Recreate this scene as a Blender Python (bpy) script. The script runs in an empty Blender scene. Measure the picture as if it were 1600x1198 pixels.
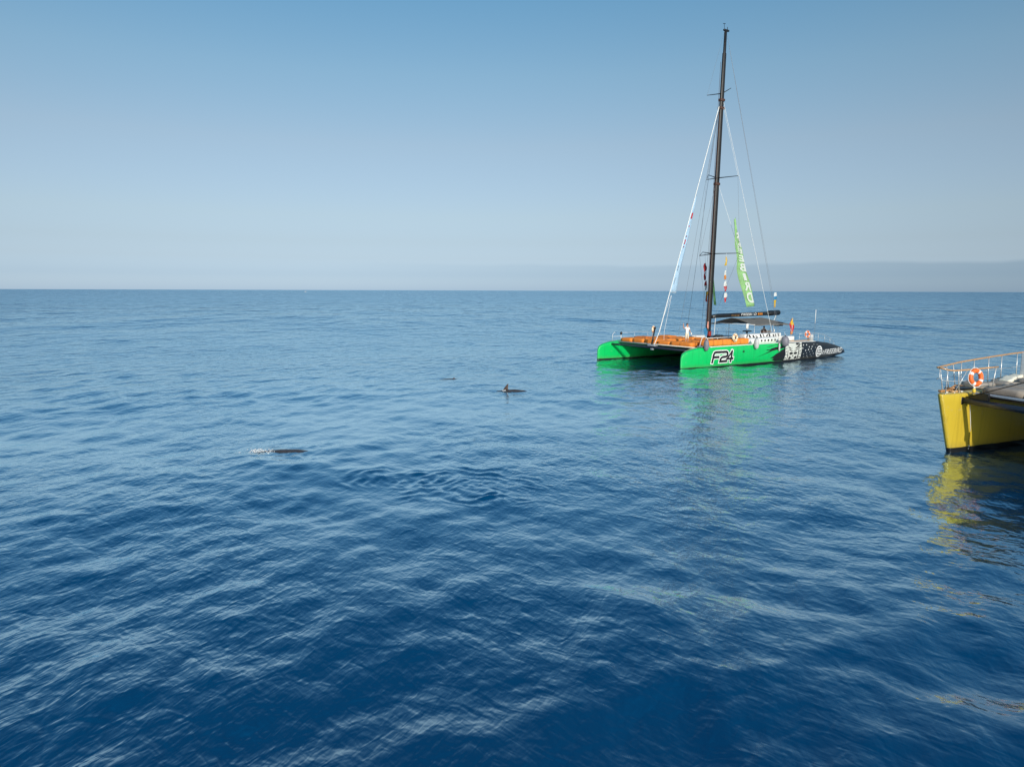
import bpy, bmesh, math, random
import numpy as np
from mathutils import Vector, Matrix

random.seed(7)
rng = np.random.default_rng(11)
scene = bpy.context.scene
COL = scene.collection
R = math.radians

# ------------------------------------------------------------------ camera
CAM_H = 7.1
cam_data = bpy.data.cameras.new("camera")
cam_data.sensor_width = 36.0
cam_data.lens = 36.0 * 1110 / 1600
cam_data.clip_start = 0.1
cam_data.clip_end = 90000
cam = bpy.data.objects.new("camera", cam_data)
COL.objects.link(cam)
cam.matrix_world = (Matrix.Translation((0, 0, CAM_H)) @ Matrix.Rotation(R(90 - 7.45), 4, 'X')
                    @ Matrix.Rotation(R(0.17), 4, 'Z'))
scene.camera = cam

# ------------------------------------------------------------------ sky and sun
SUN_EL, SUN_AZ = 20.0, 168.0            # azimuth clockwise from +Y: behind the camera, a little right
world = bpy.data.worlds.new("World")
scene.world = world
world.use_nodes = True
wn, wl = world.node_tree.nodes, world.node_tree.links
wn.clear()
w_out = wn.new('ShaderNodeOutputWorld')
w_bg = wn.new('ShaderNodeBackground')
w_sky = wn.new('ShaderNodeTexSky')
w_sky.sky_type = 'NISHITA'
w_sky.sun_disc = False
w_sky.sun_elevation = R(SUN_EL)
w_sky.sun_rotation = R(SUN_AZ)
w_sky.altitude = 0
w_sky.air_density = 1.0
w_sky.dust_density = 0.8
w_sky.ozone_density = 2.0
w_bg.inputs['Strength'].default_value = 0.10
# far dust layer lying on the horizon: elevation from the ray's height, edge made uneven by noise
w_tc = wn.new('ShaderNodeTexCoord')
w_sep = wn.new('ShaderNodeSeparateXYZ')
wl.new(w_tc.outputs['Generated'], w_sep.inputs[0])


def wmath(op, a, b=None, c=None):
    n = wn.new('ShaderNodeMath')
    n.operation = op
    for i, v in enumerate((a, b, c)):
        if v is None:
            continue
        if isinstance(v, (int, float)):
            n.inputs[i].default_value = v
        else:
            wl.new(v, n.inputs[i])
    return n.outputs[0]


def wmix(fac, a, b, blend='MIX'):
    n = wn.new('ShaderNodeMix')
    n.data_type = 'RGBA'
    n.blend_type = blend
    for i, v in ((0, fac), (6, a), (7, b)):
        if isinstance(v, (int, float)):
            n.inputs[i].default_value = v
        elif isinstance(v, tuple):
            n.inputs[i].default_value = (*v, 1)
        else:
            wl.new(v, n.inputs[i])
    return n.outputs[2]


w_hsv = wn.new('ShaderNodeHueSaturation')
w_hsv.inputs['Saturation'].default_value = 1.0
w_hsv.inputs['Value'].default_value = 1.0
wl.new(w_sky.outputs[0], w_hsv.inputs['Color'])
# sky tint by height, milky low down; brightened above the view to lift sea reflections
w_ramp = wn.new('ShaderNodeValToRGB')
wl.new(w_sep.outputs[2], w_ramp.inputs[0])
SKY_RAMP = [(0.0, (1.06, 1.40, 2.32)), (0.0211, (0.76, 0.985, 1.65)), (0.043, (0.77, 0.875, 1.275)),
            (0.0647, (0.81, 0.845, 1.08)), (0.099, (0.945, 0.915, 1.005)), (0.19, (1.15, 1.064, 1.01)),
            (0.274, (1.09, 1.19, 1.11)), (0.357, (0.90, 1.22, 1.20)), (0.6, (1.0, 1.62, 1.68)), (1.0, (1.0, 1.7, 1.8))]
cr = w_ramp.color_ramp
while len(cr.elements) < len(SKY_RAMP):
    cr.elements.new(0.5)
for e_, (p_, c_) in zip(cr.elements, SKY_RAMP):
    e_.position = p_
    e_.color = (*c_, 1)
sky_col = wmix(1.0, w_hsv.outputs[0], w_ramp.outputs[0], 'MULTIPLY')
w_noise = wn.new('ShaderNodeTexNoise')
w_noise.inputs['Scale'].default_value = 5.0
w_noise.inputs['Detail'].default_value = 3.0
w_map = wn.new('ShaderNodeMapping')
w_map.inputs['Scale'].default_value = (1, 1, 0.2)
wl.new(w_tc.outputs['Generated'], w_map.inputs[0])
wl.new(w_map.outputs[0], w_noise.inputs[0])
edge = wmath('MULTIPLY_ADD', w_noise.outputs[0], 0.022, 0.0265)
band = wmath('SUBTRACT', edge, w_sep.outputs[2])
band = wmath('DIVIDE', band, 0.0045)
n_cl = wn.new('ShaderNodeClamp')
wl.new(band, n_cl.inputs[0])
# the layer thickens towards the right of the view (+X)
side_w = wmath('MULTIPLY_ADD', w_sep.outputs[0], 1.15, 0.30)
n_cl2 = wn.new('ShaderNodeClamp')
wl.new(side_w, n_cl2.inputs[0])
band = wmath('MULTIPLY', n_cl.outputs[0], n_cl2.outputs[0])
band = wmath('MULTIPLY', band, 0.80)
sky_col = wmix(band, sky_col, wmix(1.0, sky_col, (0.70, 0.765, 0.815), 'MULTIPLY'))
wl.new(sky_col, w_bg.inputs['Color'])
wl.new(w_bg.outputs[0], w_out.inputs[0])

sun_data = bpy.data.lights.new("sun", 'SUN')
sun_data.energy = 3.6
sun_data.angle = R(0.53)
sun_data.color = (1.0, 0.93, 0.82)
sun = bpy.data.objects.new("sun", sun_data)
COL.objects.link(sun)
sdir = Vector((math.sin(R(SUN_AZ)) * math.cos(R(SUN_EL)), math.cos(R(SUN_AZ)) * math.cos(R(SUN_EL)), math.sin(R(SUN_EL))))
sun.rotation_euler = sdir.to_track_quat('Z', 'Y').to_euler()
sun.location = sdir * 60

scene.view_settings.view_transform = 'Standard'
scene.view_settings.look = 'None'
scene.view_settings.exposure = 0.0
scene.view_settings.gamma = 1.0
scene.view_settings.use_curve_mapping = False
scene.render.engine = 'CYCLES'
scene.cycles.max_bounces = 8
scene.cycles.use_denoising = True


# ------------------------------------------------------------------ materials
def new_mat(name):
    m = bpy.data.materials.new(name)
    m.use_nodes = True
    return m, m.node_tree.nodes, m.node_tree.links, m.node_tree.nodes['Principled BSDF']


def mat(name, col, rough=0.5, metal=0.0, var=0.12, scale=6.0, bump=0.0, trans=0.0, coat=0.0, spec=0.5):
    """Plain paint/cloth with uneven tone, roughness wear and optional fine relief."""
    m, n, l, p = new_mat(name)
    tc = n.new('ShaderNodeTexCoord')
    ns = n.new('ShaderNodeTexNoise')
    ns.inputs['Scale'].default_value = scale
    ns.inputs['Detail'].default_value = 5
    ns.inputs['Roughness'].default_value = 0.6
    l.new(tc.outputs['Object'], ns.inputs[0])
    mr = n.new('ShaderNodeMapRange')
    mr.inputs['From Min'].default_value = 0.25
    mr.inputs['From Max'].default_value = 0.75
    mr.inputs['To Min'].default_value = 1 - var
    mr.inputs['To Max'].default_value = 1 + var
    l.new(ns.outputs[0], mr.inputs[0])
    hs = n.new('ShaderNodeHueSaturation')
    hs.inputs['Color'].default_value = (*col, 1)
    l.new(mr.outputs[0], hs.inputs['Value'])
    l.new(hs.outputs[0], p.inputs['Base Color'])
    mr2 = n.new('ShaderNodeMapRange')
    mr2.inputs['To Min'].default_value = max(0.02, rough - 0.12)
    mr2.inputs['To Max'].default_value = min(1, rough + 0.12)
    l.new(ns.outputs[0], mr2.inputs[0])
    l.new(mr2.outputs[0], p.inputs['Roughness'])
    p.inputs['Metallic'].default_value = metal
    p.inputs['Specular IOR Level'].default_value = spec
    p.inputs['Coat Weight'].default_value = coat
    if bump:
        b = n.new('ShaderNodeBump')
        b.inputs['Strength'].default_value = 1
        b.inputs['Distance'].default_value = bump
        l.new(ns.outputs[0], b.inputs['Height'])
        l.new(b.outputs[0], p.inputs['Normal'])
    if trans:
        t = n.new('ShaderNodeBsdfTranslucent')
        l.new(hs.outputs[0], t.inputs[0])
        mx = n.new('ShaderNodeMixShader')
        mx.inputs[0].default_value = trans
        l.new(p.outputs[0], mx.inputs[1])
        l.new(t.outputs[0], mx.inputs[2])
        l.new(mx.outputs[0], n['Material Output'].inputs[0])
    return m


def hull_mat(name, col, bottom, z_line, aft=None, aft_s=0.0):
    """Gloss hull paint, dark antifouling below z_line (with a slimy ragged edge), optional second paint aft of aft_s."""
    m, n, l, p = new_mat(name)
    tc = n.new('ShaderNodeTexCoord')
    sp = n.new('ShaderNodeSeparateXYZ')
    l.new(tc.outputs['Object'], sp.inputs[0])
    ns = n.new('ShaderNodeTexNoise')
    ns.inputs['Scale'].default_value = 1.6
    ns.inputs['Detail'].default_value = 6
    mp = n.new('ShaderNodeMapping')
    mp.inputs['Scale'].default_value = (1.0, 1.0, 0.35)
    l.new(tc.outputs['Object'], mp.inputs[0])
    l.new(mp.outputs[0], ns.inputs[0])

    def M(op, a, b=None, c=None):
        k = n.new('ShaderNodeMath')
        k.operation = op
        for i, v in enumerate((a, b, c)):
            if v is None:
                continue
            if isinstance(v, (int, float)):
                k.inputs[i].default_value = v
            else:
                l.new(v, k.inputs[i])
        return k.outputs[0]

    def MIX(f, a, b):
        k = n.new('ShaderNodeMix')
        k.data_type = 'RGBA'
        for i, v in ((0, f), (6, a), (7, b)):
            if isinstance(v, tuple):
                k.inputs[i].default_value = (*v, 1)
            elif isinstance(v, (int, float)):
                k.inputs[i].default_value = v
            else:
                l.new(v, k.inputs[i])
        return k.outputs[2]
    base = MIX(M('MULTIPLY', ns.outputs[0], 0.35), col, tuple(c * 0.8 for c in col))
    # streaks running down from the sheer
    st = n.new('ShaderNodeTexNoise')
    st.inputs['Scale'].default_value = 5.0
    st.inputs['Detail'].default_value = 4
    mp2 = n.new('ShaderNodeMapping')
    mp2.inputs['Scale'].default_value = (1.0, 1.0, 0.05)
    l.new(tc.outputs['Object'], mp2.inputs[0])
    l.new(mp2.outputs[0], st.inputs[0])
    stf = M('MULTIPLY', M('GREATER_THAN', st.outputs[0], 0.60), 0.22)
    base = MIX(stf, base, tuple(0.5 * c for c in col))
    if aft is not None:
        base = MIX(M('GREATER_THAN', sp.outputs[0], aft_s), base, aft)
    # grime left by the sea a hand's breadth above the boot line, and rubbed patches along the side
    gr = n.new('ShaderNodeMapRange')
    gr.inputs['From Min'].default_value = z_line
    gr.inputs['From Max'].default_value = z_line + 0.32
    gr.inputs['To Min'].default_value = 0.55
    gr.inputs['To Max'].default_value = 0.0
    l.new(sp.outputs[2], gr.inputs[0])
    sc_ = n.new('ShaderNodeTexNoise')
    sc_.inputs['Scale'].default_value = 3.0
    sc_.inputs['Detail'].default_value = 7
    sc_.inputs['Roughness'].default_value = 0.7
    l.new(tc.outputs['Object'], sc_.inputs[0])
    base = MIX(M('MULTIPLY', gr.outputs[0], sc_.outputs[0]), base, (0.16, 0.13, 0.06))
    base = MIX(M('MULTIPLY', M('GREATER_THAN', sc_.outputs[0], 0.63), 0.10), base, (0.6, 0.6, 0.55))
    ragged = M('MULTIPLY_ADD', ns.outputs[0], 0.05, z_line - 0.025)
    base = MIX(M('LESS_THAN', sp.outputs[2], ragged), base, bottom)
    l.new(base, p.inputs['Base Color'])
    p.inputs['Roughness'].default_value = 0.32
    p.inputs['Coat Weight'].default_value = 0.5
    p.inputs['Coat Roughness'].default_value = 0.05
    b = n.new('ShaderNodeBump')
    b.inputs['Distance'].default_value = 0.012
    l.new(ns.outputs[0], b.inputs['Height'])
    l.new(b.outputs[0], p.inputs['Normal'])
    return m


M_ = {}
M_['green_hull'] = hull_mat('green_hull_paint', (0.002, 0.53, 0.115), (0.02, 0.018, 0.014), 0.10, (0.010, 0.011, 0.013), 14.35)
M_['yellow_hull'] = hull_mat('yellow_hull_paint', (0.60, 0.43, 0.040), (0.012, 0.013, 0.014), 0.20)
M_['black'] = mat('black_paint', (0.012, 0.012, 0.013), 0.35, var=0.3)
M_['dull_black'] = mat('dull_black', (0.018, 0.018, 0.019), 0.6, var=0.3)
M_['print_black'] = mat('print_black', (0.014, 0.012, 0.012), 0.4)
M_['print_white'] = mat('print_white', (0.78, 0.78, 0.76), 0.45, var=0.06)
M_['mast'] = mat('carbon_mast', (0.012, 0.011, 0.011), 0.5, var=0.35, scale=2.0)
M_['white'] = mat('white_gelcoat', (0.78, 0.77, 0.74), 0.35, var=0.07)
M_['cream'] = mat('cream_plastic', (0.80, 0.66, 0.47), 0.5, var=0.12)
M_['steel'] = mat('stainless_steel', (0.66, 0.66, 0.65), 0.35, metal=0.5)
M_['grey_metal'] = mat('grey_aluminium', (0.40, 0.42, 0.45), 0.45, metal=0.2)
M_['dark_metal'] = mat('dark_aluminium', (0.030, 0.038, 0.055), 0.35, metal=0.3)
M_['orange'] = mat('orange_cushion', (0.80, 0.24, 0.030), 0.8, var=0.22, scale=2.2, bump=0.02)
M_['orange_dark'] = mat('rust_cushion', (0.66, 0.17, 0.026), 0.8, var=0.2, scale=2.2, bump=0.02)
M_['net'] = mat('trampoline_net', (0.05, 0.05, 0.052), 0.85)
M_['canvas'] = mat('grey_canvas', (0.19, 0.175, 0.155), 0.85, var=0.15, scale=1.5, trans=0.12, bump=0.03)
M_['fender'] = mat('grey_fender', (0.20, 0.19, 0.22), 0.55, var=0.2)
M_['fender_pale'] = mat('pale_fender', (0.50, 0.50, 0.49), 0.55, var=0.15)
M_['rope_white'] = mat('white_rope', (0.80, 0.79, 0.76), 0.8)
M_['wire'] = mat('grey_wire', (0.16, 0.17, 0.19), 0.6)
M_['banner_green'] = mat('green_banner_cloth', (0.44, 0.72, 0.33), 0.8, var=0.22, scale=1.2, trans=0.45)
M_['banner_blue'] = mat('pale_blue_banner_cloth', (0.62, 0.80, 0.93), 0.8, var=0.08, trans=0.45)
M_['red'] = mat('red_cloth', (0.62, 0.03, 0.035), 0.75, trans=0.3)
M_['dark_red'] = mat('dark_red_cloth', (0.30, 0.012, 0.02), 0.75, trans=0.3)
M_['flag_white'] = mat('white_cloth', (0.82, 0.82, 0.80), 0.75, trans=0.3, var=0.05)
M_['flag_yellow'] = mat('yellow_cloth', (0.80, 0.52, 0.03), 0.75, trans=0.3)
M_['flag_orange'] = mat('orange_cloth', (0.75, 0.28, 0.04), 0.75, trans=0.3)
M_['flag_blue'] = mat('blue_cloth', (0.04, 0.24, 0.46), 0.75, trans=0.2)
M_['ring_orange'] = mat('lifebuoy_orange', (0.80, 0.15, 0.02), 0.5, var=0.12)
M_['tape'] = mat('lifebuoy_tape', (0.84, 0.84, 0.82), 0.35, var=0.05)
M_['buoy_yellow'] = mat('buoy_light_yellow', (0.82, 0.58, 0.05), 0.45)
M_['wood'] = mat('varnished_wood', (0.42, 0.20, 0.07), 0.35, var=0.3, scale=9.0, coat=0.3)
M_['seam_green'] = mat('green_seam', (0.002, 0.36, 0.08), 0.4)
M_['mast_brown'] = mat('dark_brown_fittings', (0.085, 0.038, 0.026), 0.5, var=0.3)
M_['wood_rail'] = mat('varnished_rail', (0.54, 0.29, 0.115), 0.45, var=0.3, scale=7.0, coat=0.3)
M_['wood_pale'] = mat('pale_wood', (0.62, 0.36, 0.16), 0.5, var=0.25, scale=7)
M_['taupe'] = mat('taupe_cushion', (0.33, 0.285, 0.24), 0.85, var=0.14, scale=2.5, bump=0.02)
M_['pillow'] = mat('cream_pillow', (0.80, 0.75, 0.62), 0.85, var=0.08, bump=0.01)
M_['deck_yellow'] = mat('pale_yellow_deck', (0.66, 0.58, 0.28), 0.55, var=0.08)
M_['deck_grey'] = mat('grey_deck', (0.30, 0.30, 0.30), 0.7, var=0.12)
M_['skin'] = mat('skin', (0.55, 0.30, 0.20), 0.55, var=0.05)
M_['skin_dark'] = mat('tanned_skin', (0.22, 0.11, 0.07), 0.55, var=0.05)
M_['hair'] = mat('dark_hair', (0.018, 0.013, 0.010), 0.6)
M_['shirt_white'] = mat('white_shirt', (0.82, 0.81, 0.78), 0.8, var=0.05)
M_['shorts_cream'] = mat('cream_shorts', (0.74, 0.66, 0.52), 0.8, var=0.08)
M_['dark_cloth'] = mat('dark_cloth', (0.035, 0.030, 0.036), 0.8, var=0.2)
M_['grey_cloth'] = mat('grey_cloth', (0.10, 0.09, 0.11), 0.8, var=0.2)
M_['whale'] = mat('wet_dark_skin', (0.050, 0.042, 0.040), 0.12, var=0.35, scale=5, spec=0.6)
M_['whale_fin'] = mat('wet_brown_skin', (0.065, 0.040, 0.030), 0.22, var=0.3, scale=6, spec=0.6)
M_['far_hull'] = mat('far_boat_paint', (0.42, 0.43, 0.45), 0.5)
M_['foam'] = mat('sea_foam', (0.62, 0.63, 0.64), 0.7, var=0.1)
M_['teal'] = mat('teal_paint', (0.03, 0.30, 0.26), 0.6)
M_['box_red'] = mat('red_box', (0.30, 0.03, 0.02), 0.5)
M_['pink'] = mat('salmon_cloth', (0.62, 0.28, 0.22), 0.8)


# ------------------------------------------------------------------ mesh helpers
class MB:
    """Collects shapes and links them as one mesh object."""

    def __init__(self):
        self.v, self.f, self.m, self.s = [], [], [], []

    def add(self, verts, faces, mi=0, smooth=False):
        o = len(self.v)
        self.v += [tuple(q) for q in verts]
        self.f += [tuple(i + o for i in q) for q in faces]
        self.m += [mi] * len(faces)
        self.s += [smooth] * len(faces)

    def box(self, c, d, mi=0, rot=None, bev=0.0):
        x, y, z = d[0] / 2, d[1] / 2, d[2] / 2
        if bev <= 0:
            vs = [(-x, -y, -z), (x, -y, -z), (x, y, -z), (-x, y, -z), (-x, -y, z), (x, -y, z), (x, y, z), (-x, y, z)]
            fs = [(0, 3, 2, 1), (4, 5, 6, 7), (0, 1, 5, 4), (1, 2, 6, 5), (2, 3, 7, 6), (3, 0, 4, 7)]
            sm = False
        else:
            b = min(bev, x * .9, y * .9, z * .9)
            bm = bmesh.new()
            bmesh.ops.create_cube(bm, size=1)
            bmesh.ops.scale(bm, vec=(d[0], d[1], d[2]), verts=bm.verts)
            bmesh.ops.bevel(bm, geom=bm.edges[:], offset=b, segments=2, profile=0.6, affect='EDGES')
            bm.verts.index_update()
            vs = [tuple(q.co) for q in bm.verts]
            fs = [tuple(q.index for q in f.verts) for f in bm.faces]
            bm.free()
            sm = True
        mt = Matrix.Translation(c)
        if rot is not None:
            mt = mt @ rot
        self.add([mt @ Vector(q) for q in vs], fs, mi, sm)
        return self

    def tube(self, pts, r, n=8, mi=0, cap=True, flat=1.0):
        pts = [Vector(p) for p in pts]
        if isinstance(r, (int, float)):
            r = [r] * len(pts)
        vs, fs = [], []
        up0 = None
        for i, p in enumerate(pts):
            a = pts[max(0, i - 1)]
            b = pts[min(len(pts) - 1, i + 1)]
            d = (b - a).normalized()
            ref = Vector((0, 0, 1)) if abs(d.z) < 0.92 else Vector((1, 0, 0))
            if up0 is not None and up0.cross(d).length > 0.05:
                x = up0 - d * up0.dot(d)
                x.normalize()
            else:
                x = d.cross(ref).normalized()
            up0 = x
            y = d.cross(x)
            for k in range(n):
                t = 2 * math.pi * k / n
                vs.append(p + x * (math.cos(t) * r[i]) + y * (math.sin(t) * r[i] * flat))
        for i in range(len(pts) - 1):
            for k in range(n):
                k2 = (k + 1) % n
                fs.append((i * n + k, i * n + k2, (i + 1) * n + k2, (i + 1) * n + k))
        if cap:
            fs.append(tuple(range(n - 1, -1, -1)))
            fs.append(tuple((len(pts) - 1) * n + k for k in range(n)))
        self.add(vs, fs, mi, n > 5)
        return self

    def loft(self, rings, mi=0, close=True, cap=False, smooth=True):
        n = len(rings[0])
        vs = [q for r in rings for q in r]
        fs = []
        for i in range(len(rings) - 1):
            for k in range(n if close else n - 1):
                k2 = (k + 1) % n
                fs.append((i * n + k, i * n + k2, (i + 1) * n + k2, (i + 1) * n + k))
        if cap:
            fs.append(tuple(range(n - 1, -1, -1)))
            fs.append(tuple((len(rings) - 1) * n + k for k in range(n)))
        self.add(vs, fs, mi, smooth)
        return self

    def lathe(self, prof, c=(0, 0, 0), n=14, mi=0, rot=None):
        mt = Matrix.Translation(c)
        if rot is not None:
            mt = mt @ rot
        rings = [[mt @ Vector((r * math.cos(2 * math.pi * k / n), r * math.sin(2 * math.pi * k / n), z)) for k in range(n)] for r, z in prof]
        return self.loft(rings, mi, True, True)

    def torus(self, c, R1, r, rot=None, n=28, m=10, mi=0, mif=None, a0=0, a1=2 * math.pi, flat=1.0):
        mt = Matrix.Translation(c)
        if rot is not None:
            mt = mt @ rot
        full = abs(a1 - a0 - 2 * math.pi) < 1e-6
        vs, fs, ms = [], [], []
        for i in range(n + (0 if full else 1)):
            a = a0 + (a1 - a0) * i / n
            for k in range(m):
                t = 2 * math.pi * k / m
                rr = R1 + r * math.cos(t)
                vs.append(mt @ Vector((rr * math.cos(a), rr * math.sin(a), r * math.sin(t) * flat)))
        L = n if full else n + 1
        for i in range(n):
            i2 = (i + 1) % L
            for k in range(m):
                k2 = (k + 1) % m
                fs.append((i * m + k, i2 * m + k, i2 * m + k2, i * m + k2))
        self.add(vs, fs, mi, True)
        return self

    def sphere(self, c, r, mi=0, n=12, m=8, rot=None):
        if isinstance(r, (int, float)):
            r = (r, r, r)
        mt = Matrix.Translation(c)
        if rot is not None:
            mt = mt @ rot
        rings = []
        for i in range(m + 1):
            a = -math.pi / 2 + math.pi * i / m
            ca = max(math.cos(a), 1e-3)
            rings.append([mt @ Vector((r[0] * ca * math.cos(2 * math.pi * k / n), r[1] * ca * math.sin(2 * math.pi * k / n), r[2] * math.sin(a))) for k in range(n)])
        return self.loft(rings, mi, True, True)

    def build(self, name, mats, parent=None, loc=None):
        me = bpy.data.meshes.new(name)
        me.from_pydata([tuple(q) for q in self.v], [], self.f)
        for q in (mats if isinstance(mats, (list, tuple)) else [mats]):
            me.materials.append(q)
        me.polygons.foreach_set('material_index', self.m)
        me.polygons.foreach_set('use_smooth', self.s)
        me.update()
        o = bpy.data.objects.new(name, me)
        COL.objects.link(o)
        if parent is not None:
            o.parent = parent
        if loc is not None:
            o.location = loc
        return o


def tag(o, label=None, cat=None, group=None, kind=None):
    for k, v in (('label', label), ('category', cat), ('group', group), ('kind', kind)):
        if v:
            o[k] = v
    return o


def empty(name, mw):
    o = bpy.data.objects.new(name, None)
    o.empty_display_size = 0.2
    COL.objects.link(o)
    o.matrix_world = mw
    return o


class Frame:
    """Axes of a boat: s runs aft, t towards the side nearest the camera, z up."""

    def __init__(self, x, y, az):
        self.m = Matrix.Translation((x, y, 0)) @ Matrix.Rotation(R(az), 4, 'Z')

    def at(self, s, t, z, yaw=0.0):
        return self.m @ Matrix.Translation((s, -t, z)) @ Matrix.Rotation(R(yaw), 4, 'Z')


def L(s, t, z):
    return Vector((s, -t, z))


def text_mesh(body, size=1.0, offset=0.0, shear=0.0, spacing=1.0):
    cu = bpy.data.curves.new('lettering', 'FONT')
    cu.body = body
    cu.size = size
    cu.offset = offset
    cu.shear = shear
    cu.space_character = spacing
    cu.fill_mode = 'FRONT'
    cu.resolution_u = 3
    ob = bpy.data.objects.new('lettering', cu)
    COL.objects.link(ob)
    dg = bpy.context.evaluated_depsgraph_get()
    me = ob.evaluated_get(dg).to_mesh()
    vs = [tuple(v.co) for v in me.vertices]
    fs = [tuple(p.vertices) for p in me.polygons]
    ob.evaluated_get(dg).to_mesh_clear()
    bpy.data.objects.remove(ob)
    bpy.data.curves.remove(cu)
    return vs, fs


def stroke(pts, w):
    """Ribbon of width w along a 2-D polyline, mitred."""
    pts = [Vector(p).to_2d() if len(p) == 2 else Vector(p) for p in pts]
    vs, fs = [], []
    n = len(pts)
    for i, p in enumerate(pts):
        d1 = (p - pts[i - 1]).normalized() if i else None
        d2 = (pts[i + 1] - p).normalized() if i < n - 1 else None
        if d1 is None:
            d1 = d2
        if d2 is None:
            d2 = d1
        t = (d1 + d2).normalized()
        nn = Vector((-t.y, t.x))
        k = 1 / max(0.5, abs(nn.dot(Vector((-d1.y, d1.x)))))
        q = p
        if i == 0:
            q = p - d2 * w * 0.5
        if i == n - 1:
            q = p + d1 * w * 0.5
        vs += [q + nn * w * 0.5 * k, q - nn * w * 0.5 * k]
    for i in range(n - 1):
        fs.append((2 * i, 2 * i + 1, 2 * i + 3, 2 * i + 2))
    return [(v.x, v.y) for v in vs], fs


def poly_fill(pts):
    from mathutils.geometry import tessellate_polygon
    tr = tessellate_polygon([[Vector((p[0], p[1], 0)) for p in pts]])
    return list(pts), [tuple(t) for t in tr]


# ------------------------------------------------------------------ sea
WHALES = [(-10.25, 30.25), (0.0, 49.8), (-4.7, 57.0)]
RINGS = [(-4.35, 25.9, 1.25, 0.58, 0.028), (-1.30, 25.5, 1.75, 0.64, 0.034), (-3.1, 26.4, 0.9, 0.5, 0.020), (-0.3, 25.0, 1.1, 0.45, 0.018), (-10.2, 30.25, 1.5, 0.60, 0.022),
         (0.3, 50.0, 1.6, 0.8, 0.03), (15.6, 65.6, 1.2, 0.8, 0.02), (19.4, 31.0, 0.8, 0.55, 0.02)]


SEA_CO = []


def sea_z(x, y, rad=0.35):
    """Mean water level round a point, so that swimming things sit in the waves."""
    c = SEA_CO[0]
    d = (c[:, 0] - x) ** 2 + (c[:, 1] - y) ** 2
    k = d < rad * rad
    return float(c[k, 2].mean()) if k.any() else float(c[d.argmin(), 2])


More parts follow.
